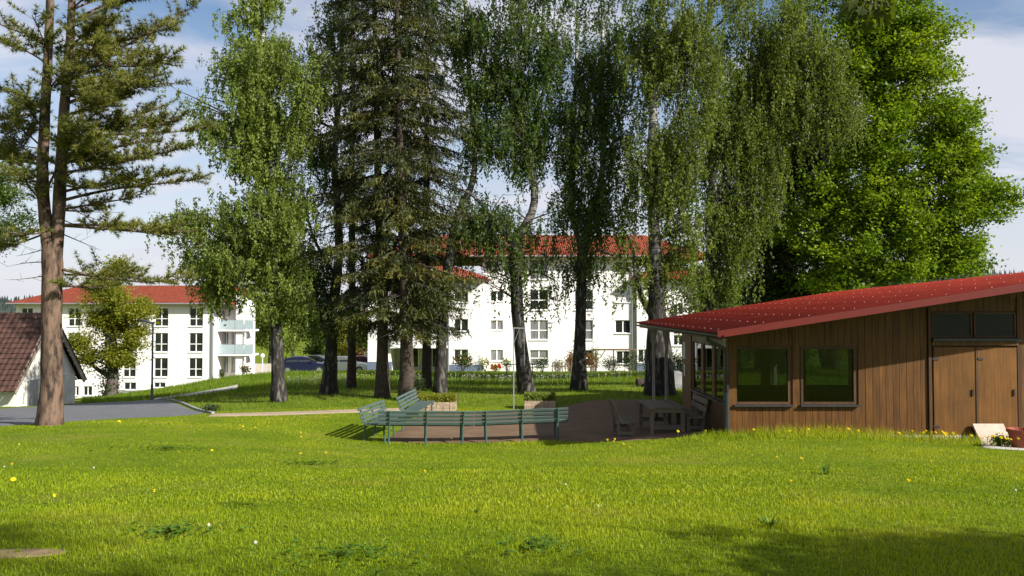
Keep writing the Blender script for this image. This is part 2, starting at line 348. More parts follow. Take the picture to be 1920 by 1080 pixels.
for (px, d, rx, ry) in ((30, 5.0, .36, .17),):
    c = onground(px, d); k = np.linspace(0, 2 * math.pi, 15)[:-1]; lo = [(c[0] + rx * math.cos(a), c[1] + ry * math.sin(a)) for a in np.linspace(math.pi, 2 * math.pi, 9)]
    hi = [(c[0] + rx * math.cos(a), c[1] + ry * math.sin(a)) for a in np.linspace(math.pi, 0, 9)]
    BARE.append(drape('bare_earth', lo, hi, MATS['bare_soil'], lift=.004, nu=16, nv=8))
# kerb stones along the road's edge
kb = thing('kerb', 'pale concrete kerb curving along the asphalt road by the lamp post', 'kerb'); plain('kerb_stone', (.28, .275, .26), .9, bump=.3)
P0, P1 = np.array(pl((296, 42.5))[0]), np.array(pl((402, 26.2))[0]); nk = 17
for i in range(nk):
    a, c = P0 + (P1 - P0) * (i + .01) / nk, P0 + (P1 - P0) * (i + .985) / nk
    MB().beam((*a, H(*a) - .01), (*c, H(*c) - .01), .10, .15).build('kerb_stone', MATS['kerb_stone'], kb)

# ------------------------------------------------------------------ far hills with woods
plain('hill_wood', (.028, .042, .03), .95, var=.35, scale=.02, bump=.6, bscale=.05)
plain('far_conifer', (.02, .034, .026), .95, var=.3, scale=.02)
hx = np.linspace(-2600, 2600, 140); hv = np.linspace(0, 1, 14)
HX, HV = np.meshgrid(hx, hv); HYd = 1500 + 500 * HV + 60 * np.sin(HX / 300)
top = 34 + 26 * np.sin(HX / 520 + .6) + 12 * np.sin(HX / 170 + 2) + np.clip(HX, 0, 2000) * .032
HZ = -12 + (top + 12) * np.sin(HV * math.pi * .55)
ii = np.arange(HX.size).reshape(HX.shape); Fq = np.stack([ii[:-1, :-1], ii[:-1, 1:], ii[1:, 1:], ii[1:, :-1]], -1).reshape(-1, 4)
o = np_mesh('hills', np.stack([HX, HYd, HZ], -1), Fq, MATS['hill_wood'], smooth=True); tag(o, None, None, None, 'structure')
V = []; Fc = []
for i in range(4200):
    a, v_ = RNG.uniform(0, 138.99), RNG.uniform(.15, 12.9); i0, j0 = int(v_), int(a)
    x, y, z = HX[i0, j0] + RNG.uniform(0, 37), HYd[i0, j0], HZ[i0, j0] + (HZ[i0 + 1, j0] - HZ[i0, j0]) * (v_ - i0); y += (HYd[i0 + 1, j0] - y) * (v_ - i0)
    h_ = RNG.uniform(9, 19); w_ = h_ * .2; k = len(V)
    V += [(x - w_, y - w_, z - 2), (x + w_, y - w_, z - 2), (x, y + w_, z - 2), (x, y, z + h_)]; Fc += [(k, k + 1, k + 3), (k + 1, k + 2, k + 3), (k + 2, k, k + 3)]
o = np_mesh('forest', V, Fc, MATS['far_conifer']); tag(o, 'dark conifer forest covering the far hills', 'forest', None, 'stuff')

# ------------------------------------------------------------------ buildings
plain('render_white', (.80, .77, .75), .9, var=.03, scale=.6, bump=.1, bscale=30)
plain('render_pink', (.82, .77, .75), .9, var=.03, scale=.6, bump=.1, bscale=30)
plain('plinth_blue', (.12, .15, .22), .85, var=.08)
plain('window_frame', (.82, .82, .82), .45, var=.02)
plain('gutter_zinc', (.35, .36, .38), .45, metal=.6, var=.08)
plain('dark_pane', (.018, .02, .022), .08, var=.5, scale=1.2, spec=.6)
plain('curtain_pane', (.17, .17, .17), .12, var=.5, scale=3, spec=.6, stretch=(5, 1, .4))
plain('shutter', (.55, .55, .56), .6, var=.05)
plain('balcony_glass', (.36, .44, .47), .15, var=.08, spec=.6)
plain('balcony_slab', (.74, .73, .72), .85, var=.05)
def tile_mat(name, c, rows=3.2, var=.25):
    m, t, b = base_mat(name)
    co = N(t, 'ShaderNodeTexCoord')
    wv = N(t, 'ShaderNodeTexWave', wave_type='BANDS', bands_direction='Z', wave_profile='SAW'); wv.inputs['Scale'].default_value = rows / 2
    wx = N(t, 'ShaderNodeTexWave', wave_type='BANDS', bands_direction='X', wave_profile='SIN'); wx.inputs['Scale'].default_value = 1.6
    n = N(t, 'ShaderNodeTexNoise'); n.inputs['Scale'].default_value = 2.5; n.inputs['Detail'].default_value = 6
    for q in (wv, wx, n): L(t, co.outputs['Object'], q.inputs['Vector'])
    r = N(t, 'ShaderNodeValToRGB'); r.color_ramp.elements[0].position = .3; r.color_ramp.elements[1].position = .7
    r.color_ramp.elements[0].color = (*(np.array(c) * (1 - var)), 1); r.color_ramp.elements[1].color = (*(np.array(c) * (1 + var)), 1)
    L(t, n.outputs['Fac'], r.inputs[0]); L(t, r.outputs[0], b.inputs['Base Color']); b.inputs['Roughness'].default_value = .92; b.inputs['Specular IOR Level'].default_value = .15
    a = N(t, 'ShaderNodeMath', operation='ADD'); L(t, wv.outputs['Fac'], a.inputs[0]); L(t, wx.outputs['Fac'], a.inputs[1])
    bp = N(t, 'ShaderNodeBump'); bp.inputs['Strength'].default_value = .9; bp.inputs['Distance'].default_value = .06
    L(t, a.outputs[0], bp.inputs['Height']); L(t, bp.outputs[0], b.inputs['Normal'])
tile_mat('red_tiles', (.21, .046, .024))
def wall_holes(mb, x0, x1, z0, z1, y, holes, dep=.18):
    xs = sorted({x0, x1, *[h[0] for h in holes], *[h[1] for h in holes]}); zs = sorted({z0, z1, *[h[2] for h in holes], *[h[3] for h in holes]})
    for a, b_ in zip(xs, xs[1:]):
        for c, d in zip(zs, zs[1:]):
            mxx_, mz_ = (a + b_) / 2, (c + d) / 2
            if any(h[0] < mxx_ < h[1] and h[2] < mz_ < h[3] for h in holes): continue
            mb.add([(a, y, c), (b_, y, c), (b_, y, d), (a, y, d)], [(0, 1, 2, 3)])
    for (a, b_, c, d) in holes:
        mb.add([(a, y, c), (b_, y, c), (b_, y, d), (a, y, d), (a, y + dep, c), (b_, y + dep, c), (b_, y + dep, d), (a, y + dep, d)],
               [(0, 4, 5, 1), (3, 2, 6, 7), (0, 3, 7, 4), (1, 5, 6, 2)])
_WC = {}
def window(par, x0, x1, z0, z1, y, cols=2, rows=(1.0,), kind='dark_pane', ledge=True):
    """part window (frame mesh) > pane(s), sill; meshes shared between equal windows"""
    w, h = x1 - x0, z1 - z0; key = (round(w, 2), round(h, 2), cols, rows, kind)
    if key not in _WC:
        fr = MB(); f = .07; tb = .06
        fr.box((0, 0, 0), (f, tb, h)).box((w - f, 0, 0), (w, tb, h)).box((f, 0, 0), (w - f, tb, f)).box((f, 0, h - f), (w - f, tb, h))
        iw = (w - 2 * f); cw = iw / cols; panes = []
        for c in range(1, cols): fr.box((f + cw * c - .05, .002, f), (f + cw * c + .05, tb, h - f))
        zc = f
        for k, q in enumerate(rows):
            zn = f + (h - 2 * f) * sum(rows[:k + 1]) / sum(rows)
            if k < len(rows) - 1: fr.box((f, .004, zn - .04), (w - f, tb - .002, zn + .04))
            for c in range(cols):
                pm = MB().box((f + cw * c + .03, .03, zc + .02), (f + cw * (c + 1) - .03, .05, zn - .02)).mesh('pane'); pm.materials.append(MATS[kind]); panes.append(pm)
            zc = zn
        fm = fr.mesh('window'); fm.materials.append(MATS['window_frame'])
        sm = MB().box((-.06, -.2, -.06), (w + .06, .02, -.005)).mesh('sill'); sm.materials.append(MATS['window_frame'])
        _WC[key] = (fm, panes, sm)
    fm, panes, sm = _WC[key]
    o = bpy.data.objects.new('window', fm); COL.objects.link(o); o.parent = par; o.location = tuple(np.array((x0, y + .1, z0)) - root_loc(par))
    for pm in panes:
        p = bpy.data.objects.new('pane', pm); COL.objects.link(p); p.parent = o
    if ledge:
        s = bpy.data.objects.new('sill', sm); COL.objects.link(s); s.parent = o
    return o
def zat(py, d): return float(at(960, py, d)[2])
def xat(px, d): return (px - 960) / FPX * d
def hole(px0, px1, py0, py1, d): return (xat(px0, d), xat(px1, d), zat(py1, d), zat(py0, d))
def hip(mb, x0, x1, y0, y1, z0, z1, inset, th=.18):
    ym = (y0 + y1) / 2; a, c = (x0 + inset, ym, z1), (x1 - inset, ym, z1)
    q = [(x0, y0, z0), (x1, y0, z0), (x1, y1, z0), (x0, y1, z0)]; lo = [(x, y, z - th) for x, y, z in q]
    mb.add(q + [a, c], [(0, 1, 5, 4), (1, 2, 5), (2, 3, 4, 5), (3, 0, 4)])
    mb.add(q + lo, [(0, 4, 5, 1), (1, 5, 6, 2), (2, 6, 7, 3), (3, 7, 4, 0), (4, 7, 6, 5)])
# ---- central apartment block
D = 71.0
B2 = thing('apartment_block', 'white four-storey apartment block with red tiled roof behind the birches', 'building', (xat(1000, D), D, zat(700, D)))
x0, x1, zb, zt = xat(905, D), xat(1192, D), zat(702, D) - 1.5, zat(482, D)
smal, big = [], []
for (a, c) in ((545, 565), (600, 619), (655, 677)): smal.append(hole(919, 944, a, c, D))
smal.append(hole(910, 936, 488, 508, D))
for (a, c) in ((486, 524), (543, 581), (600, 637), (656, 686)): big += [hole(993, 1028, a, c, D), hole(1077, 1112, a, c, D)]
rt = [hole(1153, 1183, 544, 567, D), hole(1153, 1183, 600, 625, D), hole(1155, 1181, 658, 682, D), hole(1153, 1183, 490, 511, D)]
w = MB(); wall_holes(w, x0, x1, zb, zt, D, smal + big + rt)
w.box((x0, D + .19, zb), (x1, D + 13, zt - .01)); w.build('main_wall', MATS['render_white'], B2)
for i, h in enumerate(smal): window(B2, *h, D, 2, (1.0,), 'curtain_pane' if i in (1, 2) else 'dark_pane')
for i, h in enumerate(big): window(B2, *h, D, 2, (1.0, 1.1), 'curtain_pane' if i in (0, 4, 6, 5) else 'dark_pane')
for i, h in enumerate(rt): window(B2, *h, D, 2, (1.0,), 'shutter' if i == 0 else 'dark_pane')
r = MB(); hip(r, xat(690, D) , xat(1335, D), D - .9, D + 13.9, zt + .1, zat(447, D) + .9, 5); r.build('main_roof', MATS['red_tiles'], B2)
ch = MB().tube([(xat(897, D), D + 3, zt), (xat(897, D), D + 3, zat(445, D) + .4)], .16, 10); ch.build('vent_pipe', MATS['render_white'], B2)
for px in (1185, 1190): MB().tube([(xat(px, D), D - .12, zb), (xat(px, D), D - .12, zt)], .07, 8).build('downpipe', MATS['gutter_zinc'], B2)
MB().tube([(xat(880, D), D - .95, zt + .02), (xat(1215, D), D - .95, zt + .02)], .08, 8).build('gutter', MATS['gutter_zinc'], B2)
# front wings with their own lower hipped roofs
DW = 66.0
def wing(px0, px1, holes_d, roof_px, DW):
    a, c = xat(px0, DW), xat(px1, DW); zt_ = zat(522, DW); q = MB(); wall_holes(q, a, c, zb, zt_, DW, holes_d)
    q.box((a, DW + .2, zb), (a + .02, D, zt_)).box((c - .02, DW + .2, zb), (c, D, zt_)); q.box((a + .02, DW + .2, zb), (c - .02, DW + .3, zt_ - .01)); q.build('wing_wall', MATS['render_white'], B2)
    MB().box((a - .03, DW - .03, zb), (c + .03, DW + .4, zat(676, DW) - .35)).build('plinth', MATS['plinth_blue'], B2)
    for h in holes_d: window(B2, *h, DW)
    rr = MB(); hip(rr, xat(roof_px[0], DW), xat(roof_px[1], DW), DW - .8, D + 4, zt_ + .1, zat(494, DW), 3.2); rr.build('wing_roof', MATS['red_tiles'], B2)
wing(840, 905, [hole(851, 878, 598, 621, DW), hole(851, 878, 655, 679, DW), hole(851, 878, 545, 567, DW)], (684, 914), DW)
DX = 70.6; wing(1194, 1330, [hole(1262, 1281, 570, 590, DX), hole(1262, 1281, 628, 648, DX), hole(1196, 1218, 655, 680, DX), hole(1300, 1320, 570, 590, DX)], (1184, 1345), DX)
a, c = xat(690, DW), xat(733, DW); q = MB().box((a, DW, zb), (c, D + .1, zat(522, DW))); q.build('corner_pier', MATS['render_white'], B2)
MB().box((a - .03, DW - .03, zb), (c + .03, DW + .6, zat(676, DW) - .1)).build('plinth', MATS['plinth_blue'], B2)
a, c = xat(733, DW), xat(840, DW); bl = MB()
hs = [(a + .5, a + 2.0, zat(z_, D - 1.5), zat(z_ - 44, D - 1.5)) for z_ in (690, 634, 578)] + [(c - 2.6, c - .8, zat(z_, D - 1.5), zat(z_ - 44, D - 1.5)) for z_ in (690, 634, 578)]
wall_holes(bl, a, c, zb, zat(522, DW), D - 1.5, hs); bl.build('loggia_wall', MATS['render_white'], B2)
for h in hs: window(B2, *h, D - 1.5, 2, (1.0,), 'dark_pane', False)
for py in (584, 648):
    s = MB().box((a + .02, DW - .4, zat(py, DW) - .2), (c - .02, D - 1.51, zat(py, DW))); s = s.build('balcony', MATS['balcony_slab'], B2)
    MB().box((a + .05, DW - .38, zat(py, DW)), (c - .05, DW - .33, zat(py, DW) + 1.0)).build('parapet', MATS['balcony_slab'], s)
for px in (727, 841): MB().tube([(xat(px, DW), DW - .1, zb), (xat(px, DW), DW - .1, zat(522, DW))], .08, 8).build('downpipe', MATS['gutter_zinc'], B2)
# ---- block on the far side of the road
D1 = 86.0
B1 = thing('apartment_block', 'cream apartment block with tall windows beyond the road and lamp post', 'building', (xat(220, D1), D1, zat(745, D1)))
x0, x1, zb, zt = xat(30, D1), xat(401, D1), zat(760, D1) - 2, zat(570, D1)
cols_ = ((40, 62), (92, 116), (128, 152), (196, 220), (232, 256), (290, 316), (355, 381))
hs = [hole(a, c, t_, b_, D1) for a, c in cols_ for t_, b_ in ((577, 612), (624, 660), (671, 707))]
bs = [hole(a, c, 724, 742, D1) for a, c in ((138, 150), (158, 175))] + [hole(234, 257, 717, 731, D1), hole(290, 312, 717, 727, D1)]
w = MB(); wall_holes(w, x0, x1, zb, zt, D1, hs + bs); w.box((x0, D1 + .19, zb), (x1, D1 + 12, zt - .01)); w.build('main_wall', MATS['render_pink'], B1)
for i, h in enumerate(hs): window(B1, *h, D1, 2, (1.0, 1.45), 'dark_pane')
for h in bs: window(B1, *h, D1, 2, (1.0,), 'dark_pane')
r = MB(); hip(r, xat(20, D1), xat(432, D1), D1 - .8, D1 + 12.8, zt + .12, zat(540, D1) + .45, 4.5); r.build('roof', MATS['red_tiles'], B1)
for (p0_, p1_) in ((225, 312), (30, 120)): MB().box((xat(p0_, D1), D1 - .04, zb), (xat(p1_, D1), D1 - .005, zat(731, D1) - (.0 if p0_ > 200 else .9))).build('plinth', MATS['kerb_stone'], B1)
MB().tube([(xat(400, D1), D1 - .12, zb), (xat(400, D1), D1 - .12, zt)], .11, 8).build('downpipe', MATS['gutter_zinc'], B1)
MB().tube([(xat(20, D1), D1 - .85, zt + .03), (xat(432, D1), D1 - .85, zt + .03)], .08, 8).build('gutter', MATS['gutter_zinc'], B1)
DB = 89.0; a, c = xat(404, DB), xat(467, DB)
dh = [hole(p, q_, t_, b_, DB) for t_, b_ in ((622, 648), (668, 700)) for p, q_ in ((420, 429), (435, 444))]
w = MB(); wall_holes(w, a, c, zb, zat(553, DB), DB, dh); w.box((a, DB + .2, zb), (c, DB + 2.2, zat(553, DB) - .01)); w.build('rear_wing_wall', MATS['render_white'], B1)
for h in dh: window(B1, *h, DB, 2, (1.0,), 'curtain_pane', False)
rr = MB(); hip(rr, xat(396, DB), xat(474, DB), DB - .7, DB + 2.9, zat(552, DB), zat(534, DB), 2.5); rr.build('roof', MATS['red_tiles'], B1)
MB().box((xat(452, DB), DB - 1.6, zb), (xat(466, DB), DB - .01, zat(553, DB) - .02)).build('balcony_pier', MATS['render_white'], B1)
for py in (617, 662):
    zs_ = zat(py, DB); s = MB().box((xat(417, DB), DB - 1.9, zs_ - .2), (xat(486, DB), DB - .012, zs_)).build('balcony', MATS['balcony_slab'], B1)
    for p0_, p1_ in ((417.5, 451), (452, 468), (469, 485.5)):
        MB().box((xat(p0_, DB), DB - 1.88, zs_ + .04), (xat(p1_, DB), DB - 1.84, zs_ + 1.05)).build('glass_panel', MATS['balcony_glass'], s)
    MB().tube([(xat(417, DB), DB - 1.87, zs_ + 1.1), (xat(486, DB), DB - 1.87, zs_ + 1.1)], .03, 6).build('handrail', MATS['gutter_zinc'], s)
for px in (470, 484): MB().tube([(xat(px, DB), DB - 1.7, zb), (xat(px, DB), DB - 1.7, zat(617, DB) - .2)], .1, 8).build('balcony_post', MATS['render_white'], B1)

# ---- low gabled house by the road
plain('old_plaster', (.66, .63, .57), .95, var=.28, scale=1.4, bump=.4, bscale=20)
plain('brown_tile', (.06, .028, .020), .8, var=.45, scale=3.5, bump=.4, bscale=25)
wood_mat('bargeboard', (.22, .19, .15), (.36, .32, .26))
GX_, y0, y1 = -22.5, 35.0, 40.2; ze, za = zat(722, 35) , zat(589, 37.5); ym = 37.6
HS = thing('gabled_house', 'small plaster house with steep dark brown tiled roof behind the pine', 'building', (GX_, ym, H(GX_, ym)))
zb = H(GX_, ym) - 1.6
w = MB(); w.prism([(y0 + .25, zb), (y1 - .25, zb), (y1 - .25, ze + .1), (ym, za - .25), (y0 + .25, ze + .1)], 'x', GX_ - 11, GX_); w.build('wall', MATS['old_plaster'], HS)
n = 15; sl_ = np.array((0, ym - y0 + .3, za - ze + .3)); ln = np.linalg.norm(sl_); ud = sl_ / ln; nn = np.array((0, -ud[2], ud[1]))
for side in (0, 1):
    for i in range(n):
        q = MB(); s0, s1 = ln * i / n, ln * (i + 1.18) / n
        for k in range(44):
            xa, xb = GX_ + .3 - k * .27, GX_ + .3 - (k + 1) * .27 + .012; up = .012 * math.sin(k * 2.4 + i); vs = []
            for (s_, e_) in ((s0, .075 + up), (s1, .03)):
                for x_ in (xa, (xa + xb) / 2, xb):
                    p = np.array((0, y0 - .3, ze - .3)) + ud * s_ + nn * (e_ + (.035 if x_ not in (xa, xb) else 0)); y_ = p[1] if not side else 2 * ym - p[1]
                    vs.append((x_, y_, p[2]))
            for j in range(3):
                p = np.array(vs[j]); d_ = nn.copy(); d_[1] *= (1 if not side else -1); vs.append(tuple(p - d_ * .05))
            q.add(vs, [(0, 1, 4, 3), (1, 2, 5, 4), (6, 7, 1, 0), (7, 8, 2, 1)])
        q.build('tile_course', MATS['brown_tile'], HS)
for side in (0, 1):
    f = lambda y: y if not side else 2 * ym - y
    MB().beam((GX_ + .22, f(y0 - .25), ze - .33), (GX_ + .22, f(ym), za - .02), .05, .24, up=(0, -1, .3)).build('bargeboard', MATS['bargeboard'], HS)
q = MB().box((GX_ + .01, 36.0, zb + 1.5), (GX_ + .05, 36.75, zb + 2.9)); q.build('cellar_door', MATS['gutter_zinc'], HS)
window(HS, 0, .8, 0, .9, 0).matrix_world  # placed below
o = [q for q in COL.objects if q.parent == HS and q.name.startswith('window')][0]; o.location = tuple(np.array((GX_ + .02, 38.0, ze + .25)) - root_loc(HS)); o.rotation_euler = (0, 0, math.pi / 2)
# a wall behind the car park
q = MB().box((xat(478, 97), 97, zat(699, 97) - 1), (xat(520, 97), 97.3, zat(682, 97))); o = q.build('garden_wall', MATS['paving']); tag(o, 'low pale wall at the far end of the car park', 'wall')
q = MB().box((xat(640, 108), 108, zat(695, 108) - 1), (xat(700, 108), 120, zat(640, 108))); o = q.build('white_house_wall', MATS['render_white'])
o.name = 'annex'; tag(o, 'white annex building glimpsed behind the parked white car', 'building')
# ------------------------------------------------------------------ wooden clubhouse
wood_mat('stained_board', (.056, .022, .004), (.165, .068, .010), .55)
wood_mat('stained_door', (.098, .040, .006), (.195, .082, .013), .55)
wood_mat('dark_board', (.05, .024, .010), (.105, .052, .020), .55)
wood_mat('pale_timber', (.26, .22, .18), (.42, .37, .31), .8)
wood_mat('grey_timber', (.10, .08, .058), (.21, .175, .13), .85, along='X')
plain('flashing_red', (.115, .012, .008), .4, var=.08)
plain('red_metal', (.22, .022, .011), .6, spec=.15, var=.22, scale=1.2, bump=.05)
plain('black_metal', (.025, .025, .027), .45, var=.2, spec=.5)
plain('screw_metal', (.7, .6, .56), .35, metal=.2, var=.05)
plain('concrete', (.40, .37, .33), .95, var=.18, scale=5, bump=.5)
plain('dark_reflection_pane', (.012, .012, .011), .4, var=.4, scale=3, spec=.25)  # near-black and rough: the panes' dark reflection is put into the colour
plain('interior', (.10, .075, .055), .9, var=.2)
plain('paper_white', (.75, .75, .72), .8, var=.02)
plain('ink', (.06, .06, .07), .8)
glass_mat('clear_glass', (.5, .55, .52), 1.4, .0)
YF, XS, XR = 18.4, 5.14, 16.2; YB = 23.2; OV = 17.0; SL = .153
def zr(x): return CZ - .565 + SL * (x - 4.57)      # underside of the roof sheet
ZFL = H(7, 18.4)
S = thing('clubhouse', 'brown wooden clubhouse with red metal lean-to roof and two picture windows', 'shed', (XS, YF, ZFL))
zbase = min(H(5.2, YF), H(10, YF), H(13, YF)) - .25
def zf(py): return zat(py, YF)
def xf(px): return xat(px, YF)
W1 = (xf(1376), xf(1480), zf(758), zf(650)); W2 = (xf(1500), xf(1603), zf(758), zf(650))
# foundation, interior shell
MB().box((XS - .02, YF - .06, zbase - .5), (XR, YF + .12, ZFL - .02)).build('foundation', MATS['concrete'], S)
MB().box((XS + .1, YF + .15, zbase - .4), (XR, YB - .1, ZFL + .05)).build('floor', MATS['interior'], S)
MB().box((XR - .2, YF + .1, ZFL), (XR, YB, zr(XR) - .3)).build('end_wall', MATS['dark_board'], S)
MB().box((10.3, YF + .15, ZFL), (10.4, YB - .13, zr(10.3) - .1)).build('inner_wall', MATS['interior'], S)
# front cladding board by board
_pc = {}
def board(x0, x1, z0, z1, ztop_slope, y, mat, nm='plank', th=.024):
    """one vertical board; its upper end is cut to the roof slope when ztop_slope"""
    zb1 = z1 + (SL * (x1 - x0) if ztop_slope else 0); pr = RNG.uniform(-.004, .004)
    q = MB(); y0_, y1_ = y - th + pr, y + .006
    q.add([(x0, y0_, z0), (x1, y0_, z0), (x1, y1_, z0), (x0, y1_, z0), (x0, y0_, z1), (x1, y0_, zb1), (x1, y1_, zb1), (x0, y1_, z1)],
          [(0, 3, 2, 1), (4, 5, 6, 7), (0, 1, 5, 4), (1, 2, 6, 5), (2, 3, 7, 6), (3, 0, 4, 7)])
    return q.build(nm, mat, S)
xe = xf(1737)
bw = .158; x = XS + .16
edges = [x]
marks = sorted([W1[0] - .05, W1[1] + .05, W2[0] - .05, W2[1] + .05])
while x < xe - .05:
    nxt = x + bw * RNG.uniform(.92, 1.1)
    for mk in marks:
        if x + .03 < mk < nxt + .06: nxt = mk
    nxt = min(nxt, xe); edges.append(nxt); x = nxt
for a, c in zip(edges, edges[1:]):
    g_ = .004; mid = (a + c) / 2; zb_ = zbase + .12 + RNG.uniform(-.01, .01)
    inw = any(wd[0] - .06 < mid < wd[1] + .06 for wd in (W1, W2))
    if inw:
        board(a + g_, c - g_, zb_, W1[2] - .03, False, YF, MATS['stained_board'])
        board(a + g_, c - g_, W1[3] + .03, zr(a) - .02, True, YF, MATS['stained_board'])
    else: board(a + g_, c - g_, zb_, zr(a) - .02, True, YF, MATS['stained_board'])
# sheathing behind, with window openings
sh_ = MB(); wall_holes(sh_, XS + .02, XR - .2, zbase, zr(XS) - .05, YF + .008, [W1, W2], .16); sh_.build('sheathing', MATS['dark_board'], S)
MB().add([(XS + .02, YF + .01, zr(XS) - .05), (XR, YF + .01, zr(XS) - .05), (XR, YF + .01, zr(XR) - .03)], [(0, 1, 2)]).build('sheathing', MATS['dark_board'], S)
MB().box((XS - .03, YF - .04, zbase), (XS + .16, YF + .1, zr(XS) - .02)).build('corner_post', MATS['stained_board'], S)
for wd in (W1, W2):
    f = MB(); e = .055; a, c, z0, z1 = wd
    f.box((a, YF - .01, z0), (a + e, YF + .07, z1)).box((c - e, YF - .01, z0), (c, YF + .07, z1)).box((a + e, YF - .012, z0), (c - e, YF + .07, z0 + e)).box((a + e, YF - .012, z1 - e), (c - e, YF + .07, z1))
    f = f.build('window', MATS['dark_board'], S)
    MB().box((a + e, YF + .03, z0 + e), (c - e, YF + .036, z1 - e)).build('pane', MATS['clear_glass'], f)
    MB().box((a - .04, YF - .12, z0 - .045), (c + .05, YF - .012, z0 - .004)).build('sill', MATS['black_metal'], f)
# door bay
xd0, xd1, xd2, xd3 = xf(1747), xf(1825), xf(1829.5), xf(1902)
MB().box((xe, YF - .07, zbase), (xe + .07, YF + .0, zr(xe) - .02)).build('door_post', MATS['dark_board'], S)
MB().box((xd3 + .02, YF - .05, zbase), (xd3 + .10, YF + .0, zr(xe) - .02)).build('door_post', MATS['dark_board'], S)
zdt, zdb = zf(651), ZFL - .04
for a, c in ((xd0, xd1), (xd2, xd3)):
    d_ = MB().box((a, YF - .045, zdb), (c, YF - .005, zdt)).build('door', MATS['stained_door'], S)
    MB().box((c - .1, YF - .075, zdb + .95), (c - .06, YF - .047, zdb + 1.1)).build('handle', MATS['black_metal'], d_)
    for zz in (zdb + .2, zdt - .3): MB().box((a - .03, YF - .06, zz), (a + .12, YF - .047, zz + .05)).build('hinge', MATS['black_metal'], d_)
MB().box((xd1 + .002, YF - .06, zdb), (xd2 - .002, YF - .012, zdt)).build('meeting_strip', MATS['dark_board'], S)
MB().box((xe + .08, YF - .09, zf(648) + .005), (xd3 + .02, YF - .005, zf(640))).build('lintel', MATS['stained_board'], S)
MB().box((xe + .075, YF - .15, zf(639.5)), (xd3 + .05, YF - .01, zf(634))).build('door_track', MATS['black_metal'], S)
for a, c in ((xe + .1, xf(1820)), (xf(1824), xd3)):
    tw = MB(); z0, z1 = zf(632), zf(586); e = .035
    tw.box((a, YF - .04, z0), (a + e, YF - .002, z1)).box((c - e, YF - .04, z0), (c, YF - .002, z1)).box((a + e, YF - .042, z0), (c - e, YF - .002, z0 + e)).box((a + e, YF - .042, z1 - e), (c - e, YF - .002, z1))
    tw = tw.build('transom_window', MATS['dark_board'], S); MB().box((a + e, YF - .02, z0 + e), (c - e, YF - .012, z1 - e)).build('pane', MATS['dark_reflection_pane'], tw)
x = xe + .08
while x < 16.0:
    z0 = zf(583) if x < xd3 - .02 else zbase + .1
    board(x + .004, x + bw - .004, z0, zr(x) - .02, True, YF - .0, MATS['stained_board']); x += bw
# long side towards the court
SW = [(18.8, 19.6), (19.86, 20.74), (21.0, 21.9)]
sw = MB(); zs0, zs1 = W1[2], W1[3] - .02
def side_panel(y0_, y1_, z0_, z1_, mat='dark_board', nm='side_board', x_=XS):
    return MB().box((x_ - .02, y0_, z0_), (x_ + .06, y1_, z1_)).build(nm, MATS[mat], S)
y = YF + .11
while y < 22.05:
    ny_ = min(y + .155, 22.05); side_panel(y, ny_ - .006, zbase, zs0 - .02); y = ny_
for y0_, y1_ in ((18.52, 18.78), (19.62, 19.84), (20.76, 20.98), (21.92, 22.04)): side_panel(y0_, y1_, zs0 + .001, zs1, 'stained_board', 'side_post')
side_panel(18.52, 22.04, zs1 + .002, zr(XS) - .02, 'pale_timber', 'side_header')
MB().box((XS - .09, 18.52, zs0 - .05), (XS - .021, 22.04, zs0)).build('side_sill', MATS['black_metal'], S)
for y0_, y1_ in SW:
    f = MB().box((XS - .01, y0_, zs0 + .005), (XS + .04, y0_ + .03, zs1 - .005)).box((XS - .01, y1_ - .03, zs0 + .005), (XS + .04, y1_, zs1 - .005)).box((XS - .008, y0_ + .03, zs0 + .005), (XS + .04, y1_ - .03, zs0 + .04)).box((XS - .008, y0_ + .03, zs1 - .04), (XS + .04, y1_ - .03, zs1 - .005)).build('side_window', MATS['dark_board'], S)
    MB().box((XS + .01, y0_ + .03, zs0 + .04), (XS + .016, y1_ - .03, zs1 - .04)).build('pane', MATS['clear_glass'], f)
for k in range(7): side_panel(22.06 + k * .165, 22.06 + k * .165 + .158, zbase, zr(XS) - .03, 'stained_board', 'side_board', XS - .03)
RWN = [(5.45, 6.55, CZ - 2.36, CZ - 1.0), (6.7, 7.5, CZ - 2.36, CZ - 1.0), (7.66, 8.4, CZ - 2.36, CZ - 1.0), (8.72, 10.12, CZ - 2.36, CZ - 1.0)]
rw = MB(); wall_holes(rw, XS, XR, zbase, zr(XS) - .05, YB - .1, RWN, .14); rw.add([(XS, YB - .1, zr(XS) - .05), (XR, YB - .1, zr(XS) - .05), (XR, YB - .1, zr(XR) - .03)], [(0, 1, 2)])
rw.add([(XS, YB + .041, zbase), (5.45, YB + .041, zbase), (5.45, YB + .041, zr(XS) - .05), (XS, YB + .041, zr(XS) - .05)], [(0, 1, 2, 3)]); rw.build('rear_wall', MATS['interior'], S)
for h in RWN:
    f = MB().box((h[0], YB - .06, h[2]), (h[0] + .05, YB + .02, h[3])).box((h[1] - .05, YB - .06, h[2]), (h[1], YB + .02, h[3])).box((h[0] + .05, YB - .058, h[2]), (h[1] - .05, YB + .02, h[2] + .05)).build('rear_window', MATS['dark_board'], S)
    MB().box((h[0] + .05, YB - .02, h[2] + .05), (h[1] - .05, YB - .014, h[3])).build('pane', MATS['clear_glass'], f)
